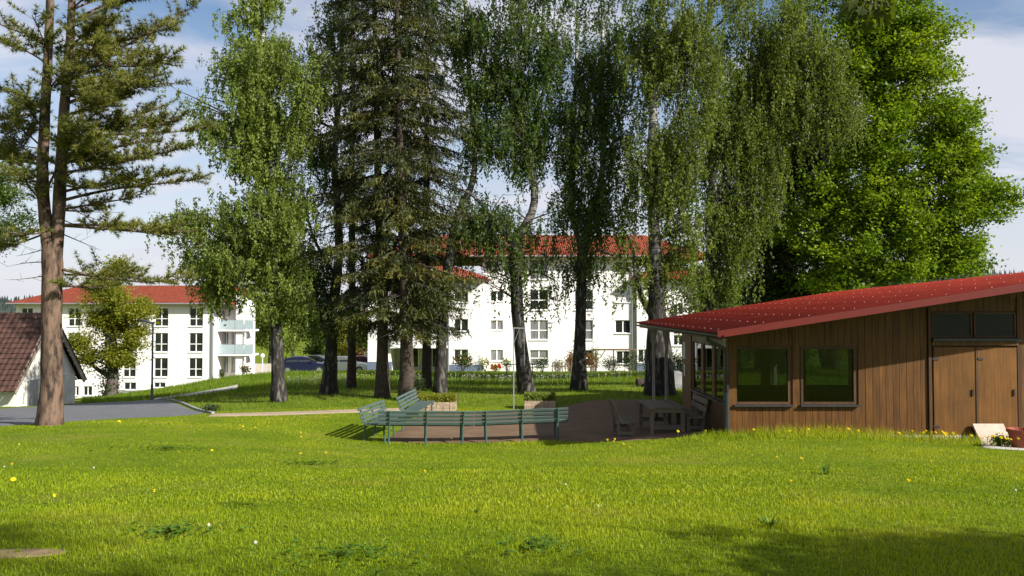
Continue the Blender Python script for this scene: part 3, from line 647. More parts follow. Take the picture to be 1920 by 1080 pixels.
# porch
for y_ in (25.6, 27.9):
    zg_ = H(XS - .05, y_) - .1; p = MB().box((XS - .09, y_ - .045, zg_), (XS, y_ + .045, zr(XS) - .26)).build('porch_post', MATS['pale_timber'], S)
    for s_ in (-1, 1): MB().beam((XS - .045, y_ + s_ * .04, zr(XS) - .95), (XS - .045, y_ + s_ * .5, zr(XS) - .27), .05, .06).build('brace', MATS['pale_timber'], p)
MB().box((XS - .11, 23.25, zr(XS) - .25), (XS + .02, 28.1, zr(XS) - .1)).build('porch_beam', MATS['pale_timber'], S)
for y_ in (25.6, 27.9):
    zg_ = H(9.5, y_) - .1; MB().box((9.4, y_ - .06, zg_), (9.52, y_ + .06, zr(9.4) - .1)).build('porch_post', MATS['pale_timber'], S)
for k in range(14):
    y_ = OV + .25 + k * .78; xr_ = 16.8 - (y_ - 17.0) * .446
    q = MB(); q.add([(4.70, y_, zr(4.70) - .14), (xr_, y_, zr(xr_) - .14), (xr_, y_ + .07, zr(xr_) - .14), (4.70, y_ + .07, zr(4.70) - .14),
                     (4.70, y_, zr(4.70) - .005), (xr_, y_, zr(xr_) - .005), (xr_, y_ + .07, zr(xr_) - .005), (4.70, y_ + .07, zr(4.70) - .005)],
                    [(0, 3, 2, 1), (4, 5, 6, 7), (0, 1, 5, 4), (1, 2, 6, 5), (2, 3, 7, 6), (3, 0, 4, 7)]); q.build('rafter', MATS['dark_board'], S)
# trapezoid-profile roof sheet
ys = []; k = 0
y = OV
while y < 28.25:
    ys += [(y, 0), (y + .1, 0), (y + .125, .032), (y + .175, .032)]; y += .2
def xe_(y): return 17.0 - (y - 17.0) * .446
V = []; 
for y, e in ys: V += [(4.53, y, zr(4.53) + .012 + e), (xe_(y), y, zr(xe_(y)) + .012 + e)]
V2 = [(a, b_, c - .006) for a, b_, c in V]; nV = len(V)
Fq = [(2 * i, 2 * i + 1, 2 * i + 3, 2 * i + 2) for i in range(len(ys) - 1)] + [(nV + 2 * i + 2, nV + 2 * i + 3, nV + 2 * i + 1, nV + 2 * i) for i in range(len(ys) - 1)] + [(2 * i, 2 * i + 2, nV + 2 * i + 2, nV + 2 * i) for i in range(len(ys) - 1)]
rf = np_mesh('roof', V + V2, Fq, MATS['red_metal'], S)
sc_ = MB()
for i in range(13):
    x = 4.72 + i * 1.05
    y = OV + .15
    while y < 28.1:
        if x < xe_(y) - .1: sc_.lathe((x + RNG.uniform(-.02, .02), y, zr(x) + .043), [(.011, 0), (.009, .007), (.003, .010), (0, .010)], 6)
        y += .6
o = sc_.build('roof_screws', MATS['screw_metal'], rf); o['kind'] = 'stuff'
# verge flashing (front), eave fascia, gutter, downpipe
fl = MB(); xa, xb = 4.51, 17.05
for (y0_, y1_, lo, hi) in ((OV - .03, OV - .012, -.09, .055), (OV - .012, OV + .12, .05, .058)):
    fl.add([(xa, y0_, zr(xa) + lo), (xb, y0_, zr(xb) + lo), (xb, y1_, zr(xb) + lo), (xa, y1_, zr(xa) + lo), (xa, y0_, zr(xa) + hi), (xb, y0_, zr(xb) + hi), (xb, y1_, zr(xb) + hi), (xa, y1_, zr(xa) + hi)],
           [(0, 3, 2, 1), (4, 5, 6, 7), (0, 1, 5, 4), (1, 2, 6, 5), (2, 3, 7, 6), (3, 0, 4, 7)])
fl.build('verge_flashing', MATS['flashing_red'], S)
MB().box((4.64, OV + .02, zr(4.57) - .15), (4.68, 28.2, zr(4.57) - .004)).build('fascia', MATS['dark_board'], S)
gt = MB(); n = 9
for side_ in (0, 1):
    pr = [(4.562 + (.072 - .006 * side_) * math.cos(math.pi + math.pi * j / (n - 1)), zr(4.57) - .035 + (.072 - .006 * side_) * math.sin(math.pi + math.pi * j / (n - 1))) for j in range(n)]
    k = len(gt.v); gt.v += [(x_, y_, z_) for y_ in (OV - .1, 28.25) for x_, z_ in pr]
    gt.f += [(k + j, k + j + 1, k + n + j + 1, k + n + j) for j in range(n - 1)]
gt.build('gutter', MATS['black_metal'], S)
dp = [(4.562, 18.1, zr(4.6) - .08), (4.59, 18.14, zr(4.6) - .2), (5.02, 18.27, zr(4.6) - .42), (5.06, 18.28, zr(4.6) - .55), (5.06, 18.28, H(5.06, 18.28) - .1)]
MB().tube(dp, .05, 10).build('downpipe', MATS['black_metal'], S, smooth=True)
MB().tube([(5.06, 18.28, H(5.06, 18.28) - .1), (5.06, 18.28, zf(735))], .066, 10).build('downpipe_sleeve', MATS['black_metal'], S)
# notices on the board by the porch
n_ = MB().box((XS - .062, 22.75, zat(672, 23)), (XS - .053, 23.02, zat(641, 23))).build('notice_sheet', MATS['paper_white']); tag(n_, 'white printed notice pinned to the brown porch board', 'notice')
for k in range(11):
    z_ = zat(672, 23) + .03 + k * .04; MB().box((XS - .0645, 22.79, z_), (XS - .0622, 22.79 + RNG.uniform(.13, .2), z_ + .013)).build('print_line', MATS['ink'], n_)
n_ = MB().box((XS - .064, 22.80, zat(704, 23)), (XS - .053, 22.90, zat(682, 23))).build('sign_plate', MATS['paper_white']); tag(n_, 'narrow blank white plate below the notice on the porch board', 'sign')

# ------------------------------------------------------------------ benches and table
plain('bench_green', (.042, .085, .072), .5, var=.25, scale=9, bump=.2, spec=.45)
plain('bench_green_worn_shaded', (.060, .092, .082), .45, var=.22, scale=7, bump=.2, spec=.45, stretch=(.4, 4, 4))  # worn slat paint, toned down to stand for the unlit slat backs
def slatbox(w, t, l):
    """rounded slat along x"""
    e = .006; p = [(-w / 2 + e, -t / 2), (w / 2 - e, -t / 2), (w / 2, -t / 2 + e), (w / 2, t / 2 - e), (w / 2 - e, t / 2), (-w / 2 + e, t / 2), (-w / 2, t / 2 - e), (-w / 2, -t / 2 + e)]
    return MB().prism(p, 'x', 0, l).mesh('slat')
def green_bench():
    Lb = 2.44; r_ = thing('park_bench', 'x', 'bench')
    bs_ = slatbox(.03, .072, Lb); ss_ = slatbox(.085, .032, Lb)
    for mm in (bs_, ss_): mm.materials.append(MATS['bench_green_worn_shaded'])
    for k in range(4):
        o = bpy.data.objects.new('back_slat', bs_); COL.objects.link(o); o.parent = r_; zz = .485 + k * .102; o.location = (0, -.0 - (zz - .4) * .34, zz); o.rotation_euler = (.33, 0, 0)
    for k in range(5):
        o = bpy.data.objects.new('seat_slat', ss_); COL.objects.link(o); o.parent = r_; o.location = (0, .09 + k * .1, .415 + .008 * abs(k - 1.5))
    for x_ in (.28, 1.22, 2.16):
        q = MB().tube([(x_, -.06, -.12), (x_, -.03, .2), (x_, -.028, .42), (x_, -.115, .64), (x_, -.175, .82)], .028, 6); q.build('back_leg', MATS['bench_green'], r_, world=False)
        q = MB().tube([(x_, .52, -.12), (x_, .48, .12), (x_, .47, .28), (x_, .49, .39)], .024, 6); q.build('front_leg', MATS['bench_green'], r_, world=False)
        q = MB().box((x_ - .02, -.03, .365), (x_ + .02, .54, .398)); q.build('seat_bracket', MATS['bench_green'], r_, world=False)
    return r_
gb = green_bench(); GRP = 'green slatted benches around the gravel court'
def put_bench(p, q, label, first=False):
    p, q = np.array(p), np.array(q); o = gb if first else copy_tree(gb); d = q - p
    m_ = (p + q) / 2; o.location = (p[0], p[1], max(H(*p), H(*m_), H(*q)) - .0 * 0 - .02); o.rotation_euler = (0, math.atan2(-(H(*q) - H(*p)), np.linalg.norm(d)), math.atan2(d[1], d[0]))
    o.location.z = H(*p) + .03
    o['label'] = label; o['group'] = GRP
put_bench((-3.42, 19.75), (-.95, 20.15), 'long green slatted bench seen from behind, joined to the bench by the shaded gravel', True)
put_bench((-.95, 20.18), (1.55, 20.42), 'long green slatted bench seen from behind, its end at the shed shadow')
put_bench((-3.55, 22.25), (-3.8, 19.9), 'green slatted bench side-on casting striped shadow on the grass')
put_bench((-3.02, 25.25), (-3.26, 22.9), 'green slatted bench farther back, nearest the leafy planter')
# weathered picnic set
def timber(mb, nm, par): return mb.build(nm, MATS['grey_timber'], par, world=False)
tx, ty = 3.98, 20.75; zt_ = H(tx, ty)
T = thing('picnic_table', 'weathered grey wooden table with plank top in the shed shadow', 'table', (tx, ty, zt_ + .02), R(2))
for k in range(7): timber(MB().box((-.48 + k * .138, -.85, .70), (-.48 + k * .138 + .128, .85, .74)), 'top_plank', T)
for y_ in (-.72, .72):
    for x_ in (-.40, .40): timber(MB().box((x_ - .045, y_ - .045, -.15), (x_ + .045, y_ + .045, .70)), 'leg', T)
    timber(MB().box((-.355, y_ - .03, .16), (.355, y_ + .03, .28)), 'rail', T); timber(MB().box((-.44, y_ - .046 - .03, .60), (.44, y_ - .046, .69)), 'apron', T)
    timber(MB().beam((0, y_ * .95, .22), (0, y_ * .3, .69), .07, .07), 'brace', T)
def wood_bench(loc, rz, label):
    B = thing('wooden_bench', label, 'bench', loc, rz, 'weathered wooden benches at the table')
    for k in range(3): timber(MB().box((.02 + k * .135, -.75, .40), (.02 + k * .135 + .125, .75, .44)), 'seat_plank', B)
    for k in range(2): timber(MB().beam((-.06 - k * .045, -.78, .62 + k * .19), (-.06 - k * .045, .78, .62 + k * .19), .035, .14, up=(-.2, 0, 1)), 'back_plank', B)
    for y_ in (-.62, .62):
        timber(MB().beam((.0, y_, -.15), (-.03, y_, .42), .09, .07), 'back_leg', B); timber(MB().beam((-.035, y_, .40), (-.145, y_, .90), .07, .05, up=(1, 0, 0)), 'back_post', B)
        timber(MB().box((.32, y_ - .045, -.15), (.40, y_ + .045, .40)), 'front_leg', B); timber(MB().box((-.0, y_ - .035, .10), (.33, y_ + .035, .19)), 'rail', B)
    return B
wood_bench((2.80, 20.7, H(2.9, 20.7) + .01), R(-2), 'weathered wooden bench on the open gravel side of the table')
wood_bench((4.93, 20.75, H(4.9, 20.7) + .01), R(180), 'weathered wooden bench with its back against the clubhouse wall')

# ------------------------------------------------------------------ street lamp, globe lamp, clothes poles
plain('lamp_grey', (.10, .105, .115), .4, metal=.5, var=.1)
plain('lamp_lens', (.28, .34, .45), .25, var=.05)
plain('globe_white', (.85, .85, .85), .3, var=.01)
b_ = onground(287, 43.2); LP = thing('street_lamp', 'slim grey street lamp with flat tilted head beside the road', 'street lamp', b_)
zt_ = zat(607, 43.2)
MB().tube([(b_[0], b_[1], b_[2] - .3), (b_[0], b_[1], b_[2] + .9), (b_[0], b_[1], b_[2] + .91), (b_[0], b_[1], zt_ + .1)], [.075, .075, .055, .045], 10).build('pole', MATS['lamp_grey'], LP)
h = MB().beam((b_[0] + .06, b_[1], zt_ + .02), (b_[0] - .68, b_[1] - .1, zt_ + .22), .34, .09).build('lamp_head', MATS['lamp_grey'], LP)
MB().beam((b_[0] - .08, b_[1] - .01, zt_ + .005), (b_[0] - .64, b_[1] - .09, zt_ + .155), .28, .02).build('lens', MATS['lamp_lens'], h)
b_ = onground(493, 92); G = thing('globe_lamp', 'small white globe lamp on a post by the car park wall', 'street lamp', b_); zt_ = zat(667, 92)
MB().tube([(b_[0], b_[1], b_[2] - .3), (b_[0], b_[1], zt_ - .2)], .05, 8).build('pole', MATS['globe_white'], G)
MB().lathe((b_[0], b_[1], zt_), [(.05, -.25), (.2, -.16), (.26, 0), (.2, .16), (.07, .25), (0, .26)], 14).build('globe', MATS['globe_white'], G, smooth=True)
plain('galvanised', (.36, .36, .36), .45, metal=.55, var=.12)
b_ = onground(963, 26.3); CP = thing('clothes_pole', 'tall galvanised clothes pole with short crossbar behind the benches', 'pole', b_); zt_ = zat(614, 26.3)
MB().tube([(b_[0], b_[1], b_[2] - .3), (b_[0], b_[1], b_[2] + 1.35), (b_[0], b_[1], b_[2] + 1.36), (b_[0], b_[1], zt_)], [.024, .024, .018, .018], 8).build('pole', MATS['galvanised'], CP)
MB().tube([(b_[0] - .08, b_[1], zt_ - .02), (b_[0] + .42, b_[1] + .1, zt_ - .03)], .013, 6).build('crossbar', MATS['galvanised'], CP)
MB().tube([(b_[0], b_[1], zt_ - .55), (b_[0] + .2, b_[1] + .05, zt_ - .04)], .008, 6).build('brace', MATS['galvanised'], CP)
MB().tube([(b_[0] + .36, b_[1] + .09, zt_ - .03), (b_[0] + .37, b_[1] + .09, zt_ - 1.3)], .007, 6).build('drop_rod', MATS['galvanised'], CP)
b_ = onground(1093, 50); q = MB().tube([(b_[0], b_[1], b_[2] - .2), (b_[0], b_[1], zat(545, 50))], [.045, .025], 6).build('slender_pole', MATS['black_metal']); tag(q, 'thin dark pole standing in the far meadow before the facade', 'pole')
b_ = onground(972, 52); RL = thing('carpet_rail', 'low dark metal rail in the meadow behind the leaning birch', 'rail', b_); z_ = zat(683, 52)
for px in (950, 998): g_ = onground(px, 52); MB().tube([(g_[0], 52, g_[2] - .2), (g_[0], 52, z_)], .035, 6).build('post', MATS['black_metal'], RL)
MB().tube([(xat(942, 52), 52, z_), (xat(1004, 52), 52, z_)], .035, 6).build('bar', MATS['black_metal'], RL)

# ------------------------------------------------------------------ slab, flower pot, planters
plain('terracotta', (.26, .055, .03), .6, var=.12, scale=5)
plain('stone_slab', (.46, .36, .29), .9, var=.18, scale=7, bump=.3)
plain('pebble', (.36, .27, .19), .95, var=.35, scale=9, bump=.9, bscale=20)
plain('potting_soil', (.05, .035, .025), .95, var=.3)
ps = onground(1845, 18.05); q = MB().beam((xf(1843), 17.95, H(xf(1843), 17.95) + .0), (xf(1843), 18.3, H(xf(1843), 18.3) + .46), .72, .05, up=(0, -1, .5))
o = q.build('stone_slab', MATS['stone_slab']); tag(o, 'square stone slab leaning against the clubhouse doors', 'slab')
pp = onground(1913, 16.6); P_ = thing('flower_pot', 'round terracotta flower pot on the paving beside the doors', 'flower pot', pp)
zp = pp[2] + .02
MB().lathe(pp + (0, 0, .02), [(0, 0), (.2, 0), (.27, .34), (.30, .34), (.30, .41), (.265, .41), (.25, .33), (0, .33)], 20).build('bowl', MATS['terracotta'], P_, smooth=False)
MB().lathe(pp + (0, 0, .02), [(.252, .345), (0, .36)], 12).build('soil', MATS['potting_soil'], P_)
drape('terrace_paving', [(9.6, 15.9), (13, 15.6)], [(10.6, 17.7), (13, 17.9)], MATS['paving'])
EXC.append([(10.0, 16.0), (13, 15.6), (13, 17.9), (10.7, 17.7)])

# ------------------------------------------------------------------ parked cars
def car_paint(nm, c): return plain(nm, c, .25, metal=.3, var=.03, spec=.6)
plain('tyre', (.02, .02, .02), .85); plain('car_glass', (.02, .025, .03), .05, spec=.7, var=.1); plain('rim', (.45, .45, .47), .35, metal=.8); plain('head_lamp', (.7, .7, .72), .15); plain('tail_lamp', (.4, .02, .02), .2)
plain('plastic_trim', (.03, .03, .03), .6)
def car(loc, rz, paint, label):
    C = thing('parked_car', label, 'car', loc, rz, 'cars in the car park')
    def prof(pts, hw, nm, mat, par, rnd=.06):
        q = MB(); n = len(pts); k = 0; rows = ((-hw, .0), (-hw * .93, 1), (hw * .93, 1), (hw, .0)); cxm = np.mean([p[0] for p in pts]); czm = np.mean([p[1] for p in pts])
        for yy, s_ in rows:
            f = 1.0 if s_ else .94
            q.v += [(cxm + (p[0] - cxm) * f, yy, czm + (p[1] - czm) * f) for p in pts]
        for r_ in range(3):
            for i in range(n): a, b2 = r_ * n + i, r_ * n + (i + 1) % n; q.f.append((a, b2, b2 + n, a + n))
        q.f += [tuple(reversed(range(n))), tuple(range(3 * n, 4 * n))]
        return q.build(nm, mat, par, smooth=False, world=False)
    body = prof([(-2.15, .35), (-2.2, .62), (-2.12, .9), (-1.9, .98), (-1.2, 1.0), (.75, .98), (1.7, .86), (2.1, .72), (2.18, .5), (2.1, .3), (1.7, .22), (-1.8, .24)], .88, 'body', paint, C)
    prof([(-1.95, .97), (-1.5, 1.36), (-1.0, 1.46), (-.1, 1.48), (.25, 1.42), (1.05, .97)], .70, 'cabin', paint, C)
    for s_ in (-1, 1):
        MB().add([(-1.55, s_ * .712, 1.03), (-1.3, s_ * .688, 1.36), (-.5, s_ * .688, 1.40), (-.5, s_ * .712, 1.03)], [(0, 1, 2, 3) if s_ < 0 else (3, 2, 1, 0)]).build('side_window', MATS['car_glass'], C, world=False)
        MB().add([(-.42, s_ * .712, 1.03), (-.42, s_ * .688, 1.40), (.12, s_ * .688, 1.38), (.75, s_ * .712, 1.03)], [(0, 1, 2, 3) if s_ < 0 else (3, 2, 1, 0)]).build('side_window', MATS['car_glass'], C, world=False)
        MB().box((.55, s_ * .84, .98), (.72, s_ * 1.0, 1.1)).build('mirror', paint, C, world=False)
        MB().box((2.0, s_ * .50, .62), (2.165, s_ * .8, .76)).build('headlight', MATS['head_lamp'], C, world=False)
        MB().box((-2.19, s_ * .55, .68), (-2.06, s_ * .82, .88)).build('tail_light', MATS['tail_lamp'], C, world=False)
        for x_ in (-1.35, 1.35):
            w_ = MB(); n = 16
            for yy in (s_ * .70, s_ * .89): w_.v += [(x_ + .32 * math.cos(2 * math.pi * j / n), yy, .32 + .32 * math.sin(2 * math.pi * j / n)) for j in range(n)]
            w_.f = [(j, (j + 1) % n, n + (j + 1) % n, n + j) for j in range(n)] + [tuple(range(n)), tuple(range(n, 2 * n))]
            w_ = w_.build('wheel', MATS['tyre'], C, world=False)
            r_ = MB().add([(x_ + .2 * math.cos(2 * math.pi * j / n), s_ * .895, .32 + .2 * math.sin(2 * math.pi * j / n)) for j in range(n)], [tuple(range(n))]).build('rim', MATS['rim'], w_, world=False)
    MB().add([(.30, -.62, 1.40), (.30, .62, 1.40), (1.04, .64, 1.0), (1.04, -.64, 1.0)], [(0, 1, 2, 3)]).build('windscreen', MATS['car_glass'], C, world=False)
    MB().add([(-1.57, -.6, 1.34), (-1.97, -.62, 1.0), (-1.97, .62, 1.0), (-1.57, .6, 1.34)], [(0, 1, 2, 3)]).build('rear_window', MATS['car_glass'], C, world=False)
for px, d, rz, cl, lb in ((572, 69, 8, (.012, .016, .05), 'dark blue parked car nearest the first birch trunk'), (598, 78, -5, (.05, .055, .06), 'dark grey parked car behind the blue one'),
                          (648, 70, 4, (.75, .75, .76), 'white parked car half hidden by a birch trunk'), (684, 76, 0, (.10, .012, .018), 'dark red parked car behind the white one')):
    p = onground(px, d); p[2] = zat({572: 668, 598: 666, 648: 668, 684: 667}[px], d) - 1.48
    p[2] = max(p[2], H(p[0], p[1]) - .25); car(p, R(rz), car_paint('paint_' + lb.split()[0] + lb.split()[1], cl), lb)
# ------------------------------------------------------------------ trees
bark_mat('birch_bark', (.42, .40, .36), (.03, .027, .024), 4.5, 12.5, pos=(.42, .56), flow=(.028, .025, .022))  # dark foot is bark plus painted crown shade, reaching far up the stem
bark_mat('spruce_bark', (.085, .066, .050), (.025, .020, .016), -5, -4, hs=(9, 9, 9), flow=(.04, .03, .022), pos=(.3, .7))
bark_mat('pine_bark', (.16, .105, .075), (.03, .022, .018), -5, -4, hs=(11, 11, 3.4), pos=(.38, .58))
bark_mat('maple_bark', (.13, .11, .09), (.05, .042, .035), -5, -4, hs=(14, 14, 4), pos=(.3, .7))
plain('twig', (.055, .042, .034), .9, var=.2)
leaf_mat('birch_leaf', (.085, .13, .018), (.16, .22, .035), (.27, .33, .08), .5)
leaf_mat('birch_leaf_deep', (.036, .072, .013), (.07, .12, .020), (.14, .19, .042), .46)
leaf_mat('birch_leaf_olive', (.055, .092, .012), (.11, .155, .022), (.20, .245, .05), .48)
leaf_mat('maple_leaf', (.07, .13, .007), (.145, .228, .010), (.26, .345, .022), .48)
leaf_mat('twig_leaf', (.03, .045, .006), (.05, .07, .008), (.08, .10, .012), .5, rough=.8)
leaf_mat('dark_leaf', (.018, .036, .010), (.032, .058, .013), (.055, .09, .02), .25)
leaf_mat('spruce_needle', (.018, .031, .008), (.046, .057, .012), (.115, .112, .02), .2)
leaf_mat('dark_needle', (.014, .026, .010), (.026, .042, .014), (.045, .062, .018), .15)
leaf_mat('pine_needle', (.06, .08, .014), (.135, .15, .024), (.24, .235, .045), .3)
leaf_mat('yellow_leaf', (.12, .145, .014), (.21, .23, .02), (.30, .30, .04), .5)
leaf_mat('ivy_leaf', (.010, .022, .008), (.020, .038, .012), (.036, .06, .018), .1, rough=.35)
leaf_mat('red_leaf', (.08, .03, .015), (.14, .06, .02), (.20, .10, .03), .3)
leaf_mat('tulip_red', (.5, .03, .02), (.65, .06, .03), (.7, .12, .04), .3, (1, .6, .5))
leaf_mat('bronze_leaf', (.10, .045, .012), (.18, .085, .02), (.25, .13, .03), .35)

def unit(v): return v / (np.linalg.norm(v, axis=-1, keepdims=True) + 1e-9)
def leaf_quads(C, A, Nn, ln, wd, bend=.0):
    """rhombic leaves: centre C, long axis A, normal Nn, length, width"""
    B = unit(np.cross(A, Nn)); ln = np.asarray(ln).reshape(-1, 1); wd = np.asarray(wd).reshape(-1, 1)
    V = np.stack([C - A * ln / 2 - B * wd / 2, C - A * ln / 2 + B * wd / 2, C + A * ln / 2], 1)
    return V.reshape(-1, 3), np.arange(len(C) * 3).reshape(-1, 3)
def rnd_unit(n): return unit(RNG.normal(size=(n, 3)))
def curve(p, q, lift, n=7, wob=.06):
    p, q = np.array(p, float), np.array(q, float); d = np.linalg.norm(q - p)
    c = (p + q) / 2 + np.array((0, 0, lift * d)) + RNG.normal(size=3) * wob * d
    s = np.linspace(0, 1, n)[:, None]; return (1 - s) ** 2 * p + 2 * s * (1 - s) * c + s * s * q
def smooth_path(pts, n):
    """Catmull-Rom through (x,y,z,r) points"""
    P = np.array(pts, float); P = np.vstack([2 * P[0] - P[1], P, 2 * P[-1] - P[-2]]); out = []
    m_ = len(P) - 3
    for k in range(n):
        u = k / (n - 1) * m_; i = min(int(u), m_ - 1); f = u - i; a, b_, c, d = P[i:i + 4]
        out.append(.5 * ((2 * b_) + (-a + c) * f + (2 * a - 5 * b_ + 4 * c - d) * f * f + (-a + 3 * b_ - 3 * c + d) * f ** 3))
    return np.array(out)
def px_path(pts, d, bend=.0):
    out = []
    for i, p in enumerate(pts):
        dd = d + (p[3] if len(p) > 3 else 0); w = at(p[0], p[1], dd); out.append((*w, p[2] * .44 * dd / FPX))
    return out
def tree_root(name, label, cat, base, group=None): return thing(name, label, cat, base, 0, group)
def trunks_mb(mb, paths, d, base, sides=12, n=26):
    samples = []
    for i, pts in enumerate(paths):
        P = px_path(pts, d)
        if i == 0:
            P[0] = (base[0], base[1], base[2] - .35, P[0][3] * 1.04)
        S_ = smooth_path(P, n); S_[:, 3] = np.maximum(S_[:, 3], .015)
        if i == 0:
            h_ = S_[:, 2] - base[2]; S_[:, 3] *= 1 + .22 * np.exp(-np.maximum(h_, 0) / .35)
        mb.tube(S_[:, :3], S_[:, 3], sides if S_[0, 3] > .06 else 7, wob=.05); samples.append(S_)
    return np.vstack(samples)
def lobe_tree(name, label, cat, px, d, paths, lobes, mode, leafmat, barkmat, leaf=(.10, .08), per=24, sub=8, strand=(.5, 1.5), group=None, twigs=True, dens=1.9, low=-1e9, tmat=None, sig=.3, guide=.85, spread=.24, wide=1.0, depth=1.0, xy=None):
    base = onground(px, d); T_ = tree_root(name, label, cat, base, group)
    tb = MB(); S_ = trunks_mb(tb, paths, d, base); tb.build('trunk', MATS[barkmat], T_, smooth=True)
    br = MB(); C, A, Nn, LN, WD, TI = [], [], [], [], [], []
    up = np.array((0, 0, 1.0))
    lobes = [tuple(q) + ((0,) if len(q) < 6 else ()) for q in lobes]; more = []
    if mode == 'weep':
        for q1, q2 in zip(lobes, lobes[1:] + lobes[:1]):
            if math.hypot(q1[0] - q2[0], q1[1] - q2[1]) < 1.7 * (max(q1[2:4]) + max(q2[2:4])): more.append(tuple((u_ + v_) / 2 for u_, v_ in zip(q1, q2))[:2] + (min(q1[2], q2[2]) * .9, min(q1[3], q2[3]) * .9, .2 * (q1[4] + q2[4]), RNG.uniform(-1, 1)))
    for lb in lobes + more:
        cx_, cy_, rx, ry, nc = lb[:5]; do = lb[5] if len(lb) > 5 else 0; c = at(cx_, cy_, d + do); k = (d + do) / FPX
        rx = rx * wide; rad = np.array((rx * k, max(rx * k * .9, 1.0) * depth, ry * k)); nc = int(nc * dens)
        # limbs to a few sub-centres of the lobe
        tips = []; nc = int(nc * (.36 if (mode == 'weep' and cy_ > 400 and 800 < px < 1300) else 1))
        for j in range(max(2, int(sub * min(1, rx / 60)))):
            t_ = c + rnd_unit(1)[0] * rad * RNG.uniform(.4, 1.12); dd = np.linalg.norm(S_[:, :3] - t_, axis=1) + 1.6 * np.maximum(0, S_[:, 2] - (t_[2] - .35 * np.linalg.norm(S_[:, :2] - t_[:2], axis=1)))
            dd[S_[:, 2] < base[2] + 1.8] += 50
            i = int(np.argmin(dd)); p = S_[i, :3]; r0 = min(S_[i, 3] * .5, .012 + .014 * np.linalg.norm(t_ - p))
            cv = curve(p, t_, .10, 8); br.tube(cv, np.linspace(r0, .012, 8), 5, cap=False); tips.append(cv[5:])
            for _ in range(4):
                q0 = cv[RNG.integers(2, 8)]; e2 = q0 + unit(rnd_unit(1)[0] * (1, 1, .6) + (0, 0, .15)) * rad.mean() * RNG.uniform(.25, .6); sv = curve(q0, e2, .08, 5); br.tube(sv, np.linspace(.011, .005, 5), 3, cap=False); tips.append(sv[1:])
        tips = np.vstack(tips)
        u = RNG.uniform(0, 1, nc) ** .42; pos = c + rnd_unit(nc) * u[:, None] * rad; gd = RNG.random(nc) < guide; pos[gd] = tips[RNG.integers(0, len(tips), gd.sum())] + RNG.normal(0, spread, (gd.sum(), 3))
        ct = RNG.normal(.5, .22, nc)
        for j in range(nc):
            p = pos[j]
            if twigs and RNG.random() < .16:
                i = int(np.argmin(((tips - p) ** 2).sum(1))); br.tube(curve(tips[i], p, .05, 4, .1), np.linspace(.012, .005, 4), 3, cap=False)
            m_ = max(4, int(per * RNG.uniform(.6, 1.4)))
            if mode == 'weep':
                Ls = RNG.uniform(*strand); s = RNG.uniform(0, 1, m_); drift = RNG.normal(0, .12, 2)
                q = np.empty((m_, 3)); q[:, :2] = p[:2] + drift * (s[:, None] * Ls) + RNG.normal(0, .03 + .05 * (1 - s[:, None]), (m_, 2)); q[:, 2] = p[2] - s * Ls + RNG.normal(0, .04, m_)
                a = unit(np.array((0, 0, -1.0)) + RNG.normal(0, .55, (m_, 3))); nn_ = rnd_unit(m_)
                if RNG.random() < .2: br.tube([p, p + (drift[0] * Ls * .5, drift[1] * Ls * .5, -Ls * .5), p + (drift[0] * Ls, drift[1] * Ls, -Ls)], [.006, .005, .003], 3, cap=False)
            else:
                q = p + RNG.normal(0, 1, (m_, 3)) * np.array((sig, sig, sig * .6)); a = rnd_unit(m_) * (1, 1, .5); a = unit(a + (0, 0, -.25)); nn_ = unit(rnd_unit(m_) + up * .9)
            C.append(q); A.append(a); Nn.append(nn_); sc__ = RNG.uniform(.7, 1.25, m_); LN.append(leaf[0] * sc__); WD.append(leaf[1] * sc__); TI.append(np.clip(ct[j] + RNG.normal(0, .16, m_), 0, 1))
    br.build('limbs', MATS[tmat or 'twig'], T_)['kind'] = 'stuff'
    C = np.vstack(C); V, Fq = leaf_quads(C, np.vstack(A), np.vstack(Nn), np.concatenate(LN), np.concatenate(WD))
    np_mesh('crown', V, Fq, MATS[leafmat], T_, np.concatenate(TI)); return T_

# --- birches
GB = 'old birches between lawn and apartment block'
lobe_tree('birch_tree', 'bright green birch closest to the road with patchy black and white trunk', 'tree', 525, 31,
          [[(525, 752, 32), (520, 660, 25), (515, 560, 22), (512, 450, 17), (510, 330, 14), (500, 180, 11), (490, 20, 8), (486, -130, 4)],
           [(512, 450, 9), (535, 350, 7), (560, 220, 5), (575, 120, 3)], [(513, 520, 8), (470, 460, 6), (420, 420, 5), (350, 400, 3)], [(515, 590, 6), (460, 555, 5), (420, 548, 3), (385, 565, 2)]],
          [(480, 60, 80, 80, 260), (450, 160, 55, 60, 150), (520, 250, 85, 75, 260), (430, 270, 40, 55, 60), (560, 150, 60, 90, 170), (470, 380, 75, 60, 260), (545, 400, 60, 80, 200), (425, 460, 60, 50, 190), (345, 410, 55, 22, 80),
           (500, 500, 70, 45, 190), (550, 540, 45, 60, 110), (400, 545, 32, 20, 40), (480, -70, 70, 60, 130), (385, 235, 32, 35, 40), (365, 190, 28, 25, 24), (410, 500, 40, 26, 60)],
          'weep', 'birch_leaf', 'birch_bark', per=22, strand=(.25, .9), group=GB, wide=1.15)
lobe_tree('birch_tree', 'birch with dark foot and grey upper trunk, second from the road', 'tree', 617, 34,
          [[(617, 738, 36), (621, 660, 26), (624, 580, 23), (636, 460, 18), (628, 300, 14), (640, 120, 10), (645, -80, 6)], [(630, 520, 8), (590, 450, 6), (570, 380, 4)]],
          [(600, 330, 60, 90, 150), (590, 160, 55, 90, 110), (620, 10, 55, 70, 90), (590, 470, 55, 60, 120), (600, 580, 45, 40, 70)],
          'weep', 'birch_leaf_deep', 'birch_bark', per=22, strand=(.4, 1.2), group=GB, wide=1.35)
